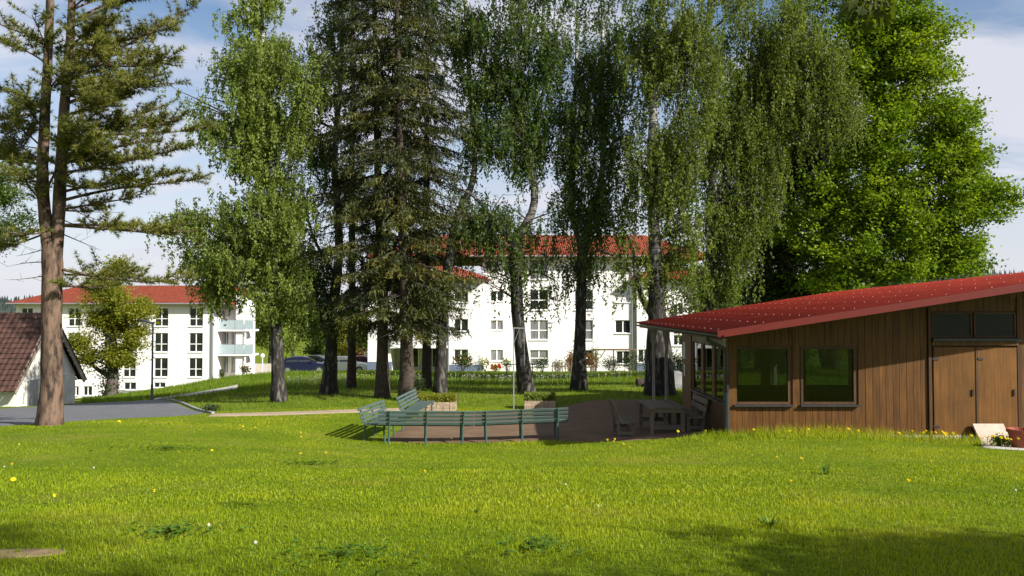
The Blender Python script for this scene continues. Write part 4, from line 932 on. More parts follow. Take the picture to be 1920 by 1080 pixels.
lobe_tree('birch_tree', 'tall thin-crowned birch with dark foot beside the spruces', 'tree', 825, 33,
          [[(825, 740, 30), (827, 660, 24), (832, 560, 22), (845, 470, 20), (858, 405, 17), (885, 345, 14), (890, 290, 12), (884, 200, 11), (877, 90, 9), (871, -20, 8), (866, -160, 5)],
           [(848, 455, 9), (890, 430, 8), (940, 455, 6), (965, 475, 4)], [(885, 200, 7), (930, 120, 5), (960, 60, 3)]],
          [(920, 70, 60, 70, 110), (905, 230, 45, 55, 60), (870, 440, 55, 50, 110), (905, 390, 40, 40, 60), (850, 40, 50, 60, 60), (930, 160, 45, 55, 70), (870, 520, 40, 40, 40)],
          'weep', 'birch_leaf_deep', 'birch_bark', per=24, strand=(.4, 1.3), group=GB, dens=2.6, wide=1.4)
lobe_tree('birch_tree', 'leaning birch that forks low and curves back upright, centre of the row', 'tree', 990, 32.5,
          [[(990, 738, 38), (978, 660, 29), (970, 580, 27), (967, 500, 25), (966, 452, 26), (985, 424, 20), (1001, 385, 17), (1000, 330, 16), (988, 260, 14), (978, 170, 13), (975, 40, 11), (976, -140, 6)],
           [(964, 462, 12), (940, 428, 11), (905, 385, 9), (880, 362, 7), (850, 350, 4)], [(990, 262, 10), (1015, 190, 7), (1035, 100, 5), (1040, 20, 3)], [(972, 540, 7), (1000, 510, 5), (1040, 525, 3)]],
          [(970, 60, 70, 80, 220), (1020, 130, 55, 80, 170), (935, 280, 45, 55, 120), (1010, 250, 50, 60, 130), (1005, 530, 50, 32, 110), (905, 430, 45, 40, 70), (1030, 420, 45, 50, 100), (1000, 480, 45, 40, 80), (930, 400, 30, 30, 40), (940, 170, 45, 60, 120), (985, -60, 70, 60, 120), (935, 500, 35, 35, 50)],
          'weep', 'birch_leaf_deep', 'birch_bark', per=24, strand=(.4, 1.4), group=GB, dens=1.55, spread=.3, wide=1.35)
lobe_tree('birch_tree', 'straight dark-footed birch standing closest to the picnic table side of the pole', 'tree', 1085, 33,
          [[(1085, 730, 36), (1087, 650, 26), (1090, 560, 22), (1092, 470, 22), (1104, 415, 15), (1121, 370, 13), (1131, 300, 12), (1127, 210, 11), (1130, 90, 9), (1128, -110, 5)],
           [(1090, 470, 13), (1076, 410, 12), (1071, 330, 11), (1074, 240, 9), (1080, 120, 6), (1082, 10, 4)], [(1092, 500, 8), (1120, 470, 6), (1150, 480, 3)]],
          [(1130, 80, 65, 80, 210), (1090, 170, 45, 80, 150), (1150, 230, 50, 70, 150), (1080, 290, 45, 60, 120), (1150, 360, 50, 50, 130), (1095, 420, 55, 45, 150), (1125, 500, 55, 38, 120), (1100, -30, 80, 60, 130), (1060, 370, 35, 40, 60), (1075, 500, 35, 30, 50)],
          'weep', 'birch_leaf_deep', 'birch_bark', per=25, strand=(.4, 1.5), group=GB, dens=1.55, spread=.3, wide=1.35)
lobe_tree('birch_tree', 'massive birch with thick dark trunk rising beside the porch', 'tree', 1237, 30.5,
          [[(1238, 745, 60), (1236, 670, 56), (1232, 600, 40), (1230, 540, 33), (1227, 450, 26), (1222, 340, 21), (1224, 230, 18), (1233, 110, 15), (1245, -40, 10), (1250, -150, 6)],
           [(1222, 590, 16), (1205, 560, 13), (1193, 520, 10), (1188, 470, 6)], [(1225, 300, 9), (1265, 220, 7), (1300, 120, 5), (1310, 40, 3)]],
          [(1210, 100, 55, 90, 170), (1290, 90, 65, 95, 270), (1190, 490, 40, 55, 110), (1290, 440, 50, 80, 190), (1265, 290, 45, 90, 170), (1195, 300, 30, 60, 50), (1300, 250, 60, 90, 210), (1250, 10, 70, 70, 140), (1255, 500, 35, 40, 60), (1290, 545, 35, 40, 70), (1180, 420, 35, 40, 60)],
          'weep', 'birch_leaf_olive', 'birch_bark', per=30, strand=(.3, 1.9), group=GB, dens=1.25, wide=1.2)
lobe_tree('weeping_birch', 'weeping birch with long hanging strands above the shed roof', 'tree', 1330, 33,
          [[(1330, 722, 34), (1326, 620, 26), (1328, 520, 22), (1338, 410, 19), (1333, 310, 16), (1323, 210, 14), (1326, 90, 11), (1335, -90, 6)],
           [(1338, 405, 11), (1362, 310, 9), (1385, 245, 8), (1402, 190, 6), (1450, 130, 4)], [(1335, 330, 8), (1400, 220, 7), (1480, 160, 6), (1560, 150, 4)]],
          [(1390, 90, 80, 90, 330), (1480, 90, 80, 80, 300), (1350, 250, 60, 90, 250), (1420, 210, 75, 75, 300), (1500, 205, 75, 60, 260), (1570, 190, 60, 45, 190), (1360, 400, 55, 70, 210), (1420, 330, 60, 60, 170), (1395, 470, 45, 60, 130), (1310, 520, 35, 55, 80), (1450, -10, 110, 60, 200), (1545, 80, 50, 60, 130), (1350, 530, 40, 40, 60)],
          'weep', 'birch_leaf_olive', 'birch_bark', per=34, strand=(.3, 2.2), group=GB, dens=1.15, wide=1.1)
# --- maple and dark neighbours
lobe_tree('maple_tree', 'broad sunlit bright green maple behind the red shed roof', 'tree', 1620, 39,
          [[(1620, 690, 44), (1618, 560, 38), (1622, 430, 30), (1640, 300, 22), (1650, 160, 14), (1655, 20, 8)], [(1622, 430, 18), (1700, 340, 12), (1790, 300, 7)], [(1620, 480, 16), (1720, 440, 11), (1830, 395, 6)], [(1620, 420, 16), (1560, 330, 11), (1530, 240, 7)], [(1619, 540, 14), (1700, 500, 9), (1790, 480, 5)]],
          [(1690, 60, 75, 65, 75), (1650, 130, 90, 90, 80), (1740, 150, 70, 65, 75), (1760, 225, 70, 50, 70), (1690, 250, 90, 70, 80), (1790, 300, 55, 45, 55), (1735, 340, 90, 50, 75), (1845, 365, 60, 32, 55), (1800, 400, 70, 35, 60), (1720, 430, 90, 45, 70), (1800, 465, 45, 28, 40), (1770, 500, 60, 28, 45),
           (1620, 260, 80, 80, 60), (1580, 380, 90, 80, 60), (1650, 380, 80, 70, 60), (1600, 480, 90, 50, 60), (1690, 500, 70, 35, 45), (1550, 520, 60, 40, 40), (1690, -30, 70, 50, 40), (1500, 420, 60, 60, 40), (1640, 20, 60, 60, 50), (1605, 120, 65, 80, 55), (1590, 20, 60, 60, 40), (1730, 60, 50, 45, 40)],
          'clump', 'maple_leaf', 'maple_bark', leaf=(.16, .14), per=44, sub=9, sig=.27, dens=2.5, spread=.28, guide=.68, wide=1.1)
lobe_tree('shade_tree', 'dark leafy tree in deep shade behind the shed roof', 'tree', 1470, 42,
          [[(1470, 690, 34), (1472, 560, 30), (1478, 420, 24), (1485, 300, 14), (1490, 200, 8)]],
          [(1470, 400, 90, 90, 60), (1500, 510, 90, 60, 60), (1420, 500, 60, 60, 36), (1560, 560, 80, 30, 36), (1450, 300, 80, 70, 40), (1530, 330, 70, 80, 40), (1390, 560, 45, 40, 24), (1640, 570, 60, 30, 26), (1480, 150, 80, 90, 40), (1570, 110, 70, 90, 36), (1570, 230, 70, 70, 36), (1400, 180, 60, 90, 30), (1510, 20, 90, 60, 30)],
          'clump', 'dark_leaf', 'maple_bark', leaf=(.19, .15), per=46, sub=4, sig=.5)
lobe_tree('background_tree', 'dark tree edge showing behind the pine trunk at the picture border', 'tree', -30, 48,
          [[(-30, 760, 30), (-25, 600, 26), (-20, 450, 18), (-10, 330, 9)]], [(-20, 340, 50, 60, 34), (10, 360, 36, 60, 26), (5, 440, 40, 45, 22), (-40, 440, 60, 60, 30)], 'clump', 'birch_leaf_deep', 'maple_bark', leaf=(.15, .12), per=50, sub=4, sig=.4)
# --- ivy tree and far trees between the blocks
lobe_tree('ivy_tree', 'yellow-green tree with ivy-clad trunk in front of the cream block', 'tree', 208, 62,
          [[(208, 745, 26), (212, 700, 22), (205, 640, 17), (205, 570, 11), (208, 510, 6)], [(210, 710, 11), (180, 690, 8), (145, 660, 4)], [(208, 690, 9), (240, 640, 6), (265, 590, 3)]],
          [(205, 550, 50, 40, 60), (170, 590, 36, 36, 40), (245, 590, 40, 36, 46), (215, 620, 50, 40, 56), (150, 645, 28, 34, 34), (262, 630, 26, 26, 22), (240, 665, 35, 25, 28), (210, 500, 30, 24, 20), (275, 590, 20, 18, 10)], 'clump', 'yellow_leaf', 'maple_bark', leaf=(.17, .13), per=40, sub=4, sig=.36, dens=3.0)
iv = [o for o in COL.objects if o.name.startswith('ivy_tree')][0]
n = 1500; zz = RNG.uniform(0, 1, n); P = np.array([at(208 + RNG.normal(0, 8) - 2, 745 - z_ * 135, 62) for z_ in zz]); P[:, 1] += RNG.normal(0, .35, n); P[:, 0] += RNG.normal(0, .2, n)
V, Fq = leaf_quads(P, rnd_unit(n), unit(rnd_unit(n) + (0, -.6, .3)), np.full(n, .2), np.full(n, .17)); np_mesh('ivy', V, Fq, MATS['ivy_leaf'], iv, RNG.uniform(0, 1, n))
FT = 'trees between the two apartment blocks'
for (px, d, h0, lm, lb) in ((505, 104, 555, 'birch_leaf', 'light green birch just beyond the balconies'), (548, 98, 548, 'birch_leaf', 'light green tree above the dark blue car'), (590, 110, 560, 'birch_leaf_deep', 'darker green tree behind the grey car'),
                             (640, 100, 565, 'yellow_leaf', 'pale tree with white forked trunk behind the white car'), (672, 104, 575, 'red_leaf', 'reddish bronze-leaved tree near the dark plinth'), (700, 95, 590, 'birch_leaf', 'small green tree at the block corner'), (470, 118, 540, 'birch_leaf_deep', 'tall dark green tree rising behind the balconies')):
    pb = onground(px, d); by = 540 - FPX * math.tan(math.atan((pb[2] - CZ) / d) - PITCH)
    lobe_tree('background_tree', lb, 'tree', px, d, [[(px, by, 7), (px + 2, by - 60, 5), (px - 2, h0 + 30, 3), (px, h0, 2)], [(px + 1, by - 45, 4), (px + 10, by - 75, 3), (px + 16, by - 100, 2)]],
              [(px, h0 + 25, 24, 26, 22), (px - 14, h0 + 55, 22, 24, 20), (px + 14, h0 + 60, 22, 26, 20), (px, h0 + 88, 26, 20, 18)], 'clump', lm, 'birch_bark', leaf=(.30, .23), per=30, sub=4, sig=.5, dens=2.6, group=FT)

# --- spruces
def spruce(label, px, d, path, prof, zlow_py, leafmat, n_wh=44, group='spruces in the tree row', dead=.0):
    base = onground(px, d); T_ = tree_root('spruce_tree', label, 'tree', base, group); tb = MB(); S_ = trunks_mb(tb, [path], d, base); tb.build('trunk', MATS['spruce_bark'], T_, smooth=True)
    br = MB(); C, A, Nn, LN, WD, TI = [], [], [], [], [], []
    z0 = at(960, zlow_py, d)[2]; z1 = S_[-1, 2]
    for i in range(n_wh):
        f = (i + RNG.uniform(-.3, .3)) / n_wh; z_ = z0 + (z1 - z0) * f; k = int(np.argmin(abs(S_[:, 2] - z_))); p0 = S_[k, :3].copy(); p0[2] = z_
        for j in range(RNG.integers(4, 7)):
            az = RNG.uniform(0, 2 * math.pi); ln = np.interp(f, *prof) * RNG.uniform(.55, 1.15)
            dirv = np.array((math.cos(az), math.sin(az), 0)); m_ = 10; s = np.linspace(0, 1, m_)
            cv = p0 + dirv * (s * ln)[:, None]; cv[:, 2] += ln * (.10 * s - .62 * s ** 1.6 + .28 * s ** 3.2) + RNG.normal(0, .02, m_)
            cv[:, :2] += np.cumsum(RNG.normal(0, .03, (m_, 2)), 0)
            br.tube(cv, np.linspace(.035, .008, m_), 4, cap=False); ti = RNG.normal(.5, .18)
            nb = int(ln * 21)
            for q in range(nb):
                s_ = RNG.uniform(.04, 1.0); ii_ = min(int(s_ * (m_ - 1)), m_ - 2); b0 = cv[ii_] + (cv[ii_ + 1] - cv[ii_]) * (s_ * (m_ - 1) - ii_)
                sd = np.array((-dirv[1], dirv[0], 0)) * RNG.choice((-1, 1)); bl_ = RNG.uniform(.25, .7) * (1.15 - .6 * s_) * min(1, ln / 2)
                bd = unit(sd * RNG.uniform(.3, 1) + dirv * RNG.uniform(.2, .8) + np.array((0, 0, -RNG.uniform(.25, 1.5)))); nn_ = max(4, int(bl_ * 17)); t_ = np.linspace(0, 1, nn_)
                c = b0 + bd * (t_ * bl_)[:, None] + np.array((0, 0, -.18 * bl_)) * (t_ ** 2)[:, None] + RNG.normal(0, .018, (nn_, 3))
                C.append(c); A.append(unit(bd + RNG.normal(0, .5, (nn_, 3)))); Nn.append(rnd_unit(nn_)); LN.append(RNG.uniform(.12, .21, nn_)); WD.append(RNG.uniform(.035, .062, nn_)); TI.append(np.clip(ti + .3 * (t_ - .4) + RNG.normal(0, .12, nn_), 0, 1))
    # bare dead twigs on the shaded lower stem
    for i in range(26):
        z_ = RNG.uniform(base[2] + 2.2, z0 + 1.5); k = int(np.argmin(abs(S_[:, 2] - z_))); p0 = S_[k, :3]; az = RNG.uniform(0, 6.28); ln = RNG.uniform(.4, 1.5)
        br.tube(curve(p0, p0 + (math.cos(az) * ln, math.sin(az) * ln, -.25 * ln), -.05, 5), np.linspace(.016, .004, 5), 3, cap=False)
    br.build('limbs', MATS['twig'], T_)['kind'] = 'stuff'; C = np.vstack(C); V, Fq = leaf_quads(C, np.vstack(A), np.vstack(Nn), np.concatenate(LN), np.concatenate(WD)); np_mesh('crown', V, Fq, MATS[leafmat], T_, np.concatenate(TI)); return T_
spruce('dark-trunked spruce with olive drooping boughs, left of the pair', 718, 32, [(718, 745, 33), (717, 640, 22), (713, 500, 18), (708, 300, 15), (704, 100, 11), (701, -100, 8), (699, -260, 3)], ((0, .2, .5, .8, 1), (2.6, 3.0, 2.7, 2.0, .4)), 600, 'spruce_needle')
spruce('thick-trunked spruce directly behind the leafy planter', 765, 31, [(765, 750, 38), (762, 640, 26), (757, 500, 21), (750, 300, 17), (746, 100, 13), (744, -100, 9), (743, -280, 3)], ((0, .2, .5, .8, 1), (2.4, 2.9, 2.6, 2.0, .4)), 610, 'spruce_needle')
spruce('slimmer dark spruce rising behind the olive pair', 800, 37, [(800, 728, 22), (800, 600, 17), (800, 400, 13), (800, 200, 11), (801, 0, 8), (801, -160, 3)], ((0, .2, .5, .8, 1), (2.3, 2.8, 2.6, 1.9, .4)), 600, 'dark_needle', 38)
spruce('dark spruce half hidden behind the second birch', 660, 38, [(660, 726, 20), (660, 600, 16), (660, 400, 13), (661, 200, 10), (662, 0, 7), (662, -120, 3)], ((0, .2, .5, .8, 1), (2.2, 2.8, 2.6, 1.9, .4)), 590, 'dark_needle', 26)
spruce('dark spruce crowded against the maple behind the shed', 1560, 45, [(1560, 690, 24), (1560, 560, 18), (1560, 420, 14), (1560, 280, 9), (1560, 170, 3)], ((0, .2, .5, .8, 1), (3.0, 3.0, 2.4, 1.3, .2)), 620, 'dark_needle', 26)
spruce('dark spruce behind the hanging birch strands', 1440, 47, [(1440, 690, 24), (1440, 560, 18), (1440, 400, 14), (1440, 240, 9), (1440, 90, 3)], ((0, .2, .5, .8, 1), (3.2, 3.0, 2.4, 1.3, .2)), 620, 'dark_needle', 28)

# --- the twin-stemmed pine
d = 20; base = onground(95, d); PT = tree_root('pine_tree', 'tall twin-stemmed pine with reddish bark at the road edge', 'tree', base)
tb = MB(); S_ = trunks_mb(tb, [[(95, 797, 48), (96, 740, 43), (97, 650, 40), (97, 560, 39), (98, 480, 40), (88, 430, 27), (80, 340, 23), (84, 220, 20), (92, 60, 17), (96, -120, 12)],
                               [(100, 500, 32), (108, 440, 26), (113, 340, 24), (121, 200, 20), (132, 60, 16), (140, -120, 11)]], d, base, 16, 34); tb.build('trunk', MATS['pine_bark'], PT, smooth=True)
br = MB(); TC, TD, TT = [], [], []
def pine_branch(p0, p1, r=.04, tw=17, bare=.25, lift=.0, tl=(.25, .75)):
    cv = curve(p0, p1, lift, 10, .07); cv[-3:, 2] += np.array((.03, .07, .12)) * np.linalg.norm(p1 - p0) * .4; ln = np.linalg.norm(p1 - p0); br.tube(cv, np.linspace(r, .010, 10), 5, cap=False); dirv = unit(p1 - p0); ti = RNG.normal(.5, .15)
    for k in range(int(tw * max(ln, .8) * .8)):
        s_ = RNG.uniform(bare, 1.0); i = min(int(s_ * 9), 8); b0 = cv[i] + (cv[i + 1] - cv[i]) * (s_ * 9 - i); sd = unit(dirv * RNG.uniform(.2, .9) + rnd_unit(1)[0] * (.9, .9, .35) + np.array((0, 0, .22))); tl_ = RNG.uniform(*tl) * (1.2 - .5 * s_)
        e_ = b0 + sd * tl_ + np.array((0, 0, .1)) * tl_; br.tube([b0, (b0 + e_) / 2 - (0, 0, .02), e_], [.009, .007, .005], 3, cap=False)
        for u in np.arange(.42, 1.01, .095 / max(tl_, .2)): TC.append(b0 + (e_ - b0) * u); TD.append(unit(sd + np.array((0, 0, .25)))); TT.append(ti + RNG.normal(0, .12))
def node(px, py): i = int(np.argmin([abs(q[0] - at(px, py, d)[0]) * 2 + abs(q[2] - at(px, py, d)[2]) for q in S_[:, :3]])); return S_[i, :3]
PB = [((125, 120), (330, 60, -1.0)), ((122, 150), (370, 20, .8)), ((118, 200), (300, 130, 1.2)), ((116, 240), (345, 230, -.8)), ((115, 260), (395, 250, .6)), ((113, 310), (300, 210, 1.6)), ((112, 330), (270, 300, -1.5)), ((110, 360), (330, 335, .5)), ((110, 380), (385, 345, 1.0)),
      ((108, 420), (300, 445, -.4)), ((107, 425), (365, 445, .3)), ((104, 520), (250, 515, .3)), ((104, 505), (355, 530, .5)), ((82, 300), (10, 240, .8)), ((83, 200), (0, 170, -1.2)), ((86, 140), (10, 90, 1.0)), ((90, 60), (-20, 40, -.8)), ((82, 330), (20, 320, -1.5)), ((85, 250), (50, 190, -2.2)), ((118, 150), (180, 90, -2.5)), ((120, 80), (230, 30, -2.0)), ((118, 230), (200, 200, -2.6)), ((115, 290), (180, 260, -2.2)),
      ((88, 100), (60, 40, -2.6)), ((130, 20), (260, -30, 1.2)), ((130, 40), (330, -20, 0)), ((95, 0), (20, -40, 0)), ((112, 350), (210, 330, 2.2)), ((114, 250), (240, 180, 2.4)), ((84, 430), (-10, 470, .5)), ((86, 445), (20, 440, -.9)), ((118, 180), (270, 170, -1.5)), ((112, 300), (350, 290, -1.2)), ((82, 380), (150, 250, -2.4)), ((84, 200), (150, 150, -2.3)), ((110, 400), (190, 395, 1.5)), ((96, 530), (215, 545, -.6))]
for _ in range(26):
    yy = RNG.uniform(-60, 400); sd_ = RNG.choice((-1, 1), p=(.35, .65)); ln_ = RNG.uniform(60, 215) * (1 if sd_ > 0 else .6); PB.append(((118 if sd_ > 0 else 84, yy), ((118 if sd_ > 0 else 84) + sd_ * ln_, yy - RNG.uniform(-10, 60), RNG.uniform(-2.6, 2.6))))
for (a, e_) in PB:
    pine_branch(node(*a), at(e_[0], e_[1], d + e_[2]), .022 + .00009 * math.hypot(a[0] - e_[0], a[1] - e_[1]), lift=-.03 if e_[1] > a[1] - 20 else .05)
for (a, e_, do) in (((105, 395), (235, 398, .2)[:2], .3), ((106, 410), (170, 430), -.4), ((92, 490), (15, 500), .3), ((92, 520), (20, 525), -.3), ((100, 440), (190, 470), .3), ((90, 330), (10, 330), .6), ((92, 470), (30, 480), .2), ((108, 370), (210, 420), -.6), ((80, 280), (0, 260), -.4), ((80, 250), (0, 215), .4)):
    cv = curve(node(*a), at(*e_, d + do), -.04, 9, .05); br.tube(cv, np.linspace(.018, .003, 9), 4, cap=False)
    for k in range(5): i = RNG.integers(3, 9); br.tube(curve(cv[i], cv[i] + RNG.normal(0, .18, 3), 0, 4), np.linspace(.006, .002, 4), 3, cap=False)
br.build('limbs', MATS['pine_bark'], PT)['kind'] = 'stuff'
TC, TD, TT = np.array(TC), np.array(TD), np.array(TT); nn_ = 20; C = np.repeat(TC, nn_, 0); Dv = unit(np.repeat(TD, nn_, 0) * .75 + rnd_unit(len(C)) * .9); ln = RNG.uniform(.10, .17, len(C))[:, None]
sd = unit(np.cross(Dv, rnd_unit(len(C)))) * RNG.uniform(.006, .011, (len(C), 1)); V = np.stack([C - sd, C + sd, C + Dv * ln], 1).reshape(-1, 3)
np_mesh('crown', V, np.arange(len(V)).reshape(-1, 3), MATS['pine_needle'], PT, np.clip(np.repeat(TT, nn_) + RNG.normal(0, .12, len(C)), 0, 1))
print('pine needles', len(C))

# --- trees standing behind the photographer's shoulder (they shade the near lawn and mirror in the panes)
def off_px(x, y): return 960 + x / y * FPX
def yard_tree(name, label, loc, hgt, crown, lm, bark, leaf, per, sig, tr=.2, lean=(0, 0)):
    base = np.array((loc[0], loc[1], H(*loc))); T_ = tree_root(name, label, 'tree', base); tb = MB(); S2 = smooth_path([(*(base - (0, 0, .3)), tr * 1.4), (*(base + (0, 0, .5)), tr), (*(base + (lean[0] * .5, lean[1] * .5, hgt * .5)), tr * .7), (*(base + (lean[0], lean[1], hgt * .95)), .03)], 20)
    tb.tube(S2[:, :3], S2[:, 3], 12, wob=.05); tb.build('trunk', MATS[bark], T_, smooth=True); br = MB(); C, TI = [], []
    for (ox, oy, oz, rr, nc) in crown:
        c = base + (ox, oy, oz); i = int(np.argmin(abs(S2[:, 2] - (c[2] - .5 * math.hypot(ox, oy)))))
        br.tube(curve(S2[max(i, 6), :3], c, .08, 7), np.linspace(.05, .012, 7), 5, cap=False)
        p = c + rnd_unit(nc) * (RNG.uniform(0, 1, nc) ** .4)[:, None] * np.array((rr, rr, rr * .7)); q = np.repeat(p, per, 0) + RNG.normal(0, sig, (nc * per, 3)) * (1, 1, .6); C.append(q); TI.append(np.clip(np.repeat(RNG.normal(.5, .15, nc), per) + RNG.normal(0, .15, nc * per), 0, 1))
    br.build('limbs', MATS['twig'], T_)['kind'] = 'stuff'; C = np.vstack(C); n_ = len(C); sc2 = RNG.uniform(.7, 1.2, n_); V, Fq = leaf_quads(C, rnd_unit(n_), unit(rnd_unit(n_) + (0, 0, .8)), leaf[0] * sc2, leaf[1] * sc2); np_mesh('crown', V, Fq, MATS[lm], T_, np.concatenate(TI)); return T_, br
yt, _ = yard_tree('maple_tree', 'low maple outside the frame whose twig hangs into the top of the view', (9.3, .1), 6.2, [(-1.0, .9, 3.9, 1.1, 44), (.3, .5, 4.4, 1.2, 56), (-2.6, 1.3, 3.4, .6, 16), (.6, -.6, 4.9, 1.0, 40), (-1.1, 2.0, 3.0, .6, 18), (1.6, 1.5, 3.2, .8, 26), (2.8, .6, 3.9, .9, 30)], 'maple_leaf', 'maple_bark', (.12, .11), 50, .3)
# its long low branch with a hanging spray of large leaves
p1 = at(1640, -30, 4.3); p0 = np.array((8.3, 1.5, H(9.3, .6) + 4.2)); lb_ = MB(); cv = curve(p0, p1, .08, 14, .0); lb_.tube(cv, np.linspace(.03, .006, 14), 5, cap=False)
P, A_, N_ = [], [], []
for (px, py, do) in ((1600, 6, 0), (1585, 14, .05), (1615, 22, -.05), (1628, 30, .0), (1645, 26, .06), (1655, 12, -.04), (1668, 8, .05), (1640, 4, .1), (1608, 38, .03), (1690, -4, 0), (1660, 34, .1), (1622, 12, .12), (1634, 18, -.1), (1596, 26, .15), (1650, 44, .05), (1625, 48, .1), (1672, 22, -.12)):
    c = at(px, py, 4.3 + do); lb_.tube([p1, (p1 + c) / 2 + (0, 0, .03), c], [.004, .003, .002], 3, cap=False); P.append(c); A_.append(unit(c - p1 + np.array((0, 0, -.08)))); N_.append(unit(RNG.normal(0, .8, 3) + (0, -.4, .5)))
lb_.build('long_branch', MATS['twig'], yt)
for c, a, nv in zip(P, A_, N_):
    b2 = unit(np.cross(a, nv)); s_ = .042 * RNG.uniform(.6, 1.25); out = [(0, -.8), (.35, -.5), (.9, -.35), (.6, 0), (.95, .5), (.45, .45), (0, 1.3), (-.45, .45), (-.95, .5), (-.6, 0), (-.9, -.35), (-.35, -.5)]
    lv = MB(); lv.add([c + nv * .004] + [c + b2 * u * s_ + a * v * s_ + nv * abs(u) * .012 for u, v in out], [(0, 1 + i, 1 + (i + 1) % 12) for i in range(12)]); o = lv.build('leaf', MATS['twig_leaf'], yt)
    q = o.data.attributes.new('tint', 'FLOAT', 'FACE'); q.data.foreach_set('value', np.full(12, RNG.uniform(.1, .9), np.float32))
yard_tree('yard_birch', 'birch behind the viewpoint whose top shades the lawn corner', (10.7, -3.9), 9.8, [(0, 0, 6.6, 1.7, 40), (.5, .4, 7.8, 1.5, 36), (-.4, -.3, 9.0, 1.1, 26), (-.9, .6, 9.9, .8, 18)], 'birch_leaf', 'birch_bark', (.12, .1), 40, .35, .2, (.2, .1))
# --- birch stems standing behind the shed, glimpsed through its windows
for (px, d, path, lobes, lm, lb) in (
        (1384, 48, [(1384, 700, 13), (1383, 640, 10), (1380, 560, 9), (1384, 420, 7), (1390, 300, 4)], [(1385, 330, 50, 60, 26), (1400, 430, 45, 50, 22)], 'birch_leaf_deep', 'slim pale birch seen through the first shed window edge'),
        (1421, 46, [(1421, 705, 19), (1422, 640, 15), (1424, 560, 13), (1430, 420, 10), (1440, 260, 5)], [(1430, 300, 60, 70, 30), (1440, 420, 50, 50, 24)], 'birch_leaf_deep', 'pale birch stem seen through the middle of the first shed window'),
        (1556, 46.5, [(1556, 705, 26), (1544, 660, 20), (1538, 600, 17), (1528, 480, 13), (1520, 340, 6)], [(1520, 360, 60, 70, 30), (1540, 470, 60, 50, 24)], 'birch_leaf_deep', 'leaning sunlit birch stem seen through the second shed window')):
    lobe_tree('birch_tree', lb, 'tree', px, d, [path], lobes, 'weep', lm, 'birch_bark', per=22, group='birches behind the shed')
# ------------------------------------------------------------------ shrubs along the facade, planters
def shrub(name, label, cat, px, d, w_px, h_px, lm, n=900, leaf=(.12, .09), group=None, flowers=None):
    b_ = onground(px, d); k = d / FPX; o = thing(name, label, cat, b_, 0, group); rx, hz_ = w_px * k / 2, h_px * k; st = MB(); cl = []
    for j in range(9):
        e_ = b_ + np.array((RNG.uniform(-.8, .8) * rx, RNG.uniform(-.5, .5) * rx, hz_ * RNG.uniform(.45, .95))); st.tube(curve(b_ + RNG.normal(0, .05, 3) * (1, 1, 0) - (0, 0, .1), e_, .1, 5), np.linspace(.022, .006, 5), 4, cap=False); cl.append(e_)
    st.build('stems', MATS['twig'], o); cl = np.array(cl); ci = RNG.integers(0, 9, n); P = cl[ci] * .75 + (b_ + (0, 0, hz_ * .5)) * .25 + RNG.normal(0, 1, (n, 3)) * (rx * .3, rx * .3, hz_ * .2); P[:, 2] = np.maximum(P[:, 2], b_[2] + .02)
    V, Fq = leaf_quads(P, rnd_unit(n), unit(rnd_unit(n) + (0, -.2, .6)), leaf[0] * RNG.uniform(.7, 1.2, n), leaf[1] * RNG.uniform(.7, 1.2, n)); np_mesh('foliage', V, Fq, MATS[lm], o, np.clip(RNG.normal(.5, .12, 9)[ci] + RNG.normal(0, .16, n), 0, 1))
    if flowers:
        fm, nf = flowers; Pf = b_ + np.stack([RNG.uniform(-.9, .9, nf) * rx, RNG.uniform(-.5, .5, nf) * rx, hz_ * RNG.uniform(.5, 1.0, nf)], 1); V, Fq = leaf_quads(np.repeat(Pf, 3, 0), unit(RNG.normal(0, .3, (nf * 3, 3)) + (0, 0, 1)), rnd_unit(nf * 3), np.full(nf * 3, .2), np.full(nf * 3, .17)); np_mesh('blossoms', V, Fq, MATS[fm], o, RNG.uniform(0, 1, nf * 3))
    return o
GS = 'shrubs along the white facade'
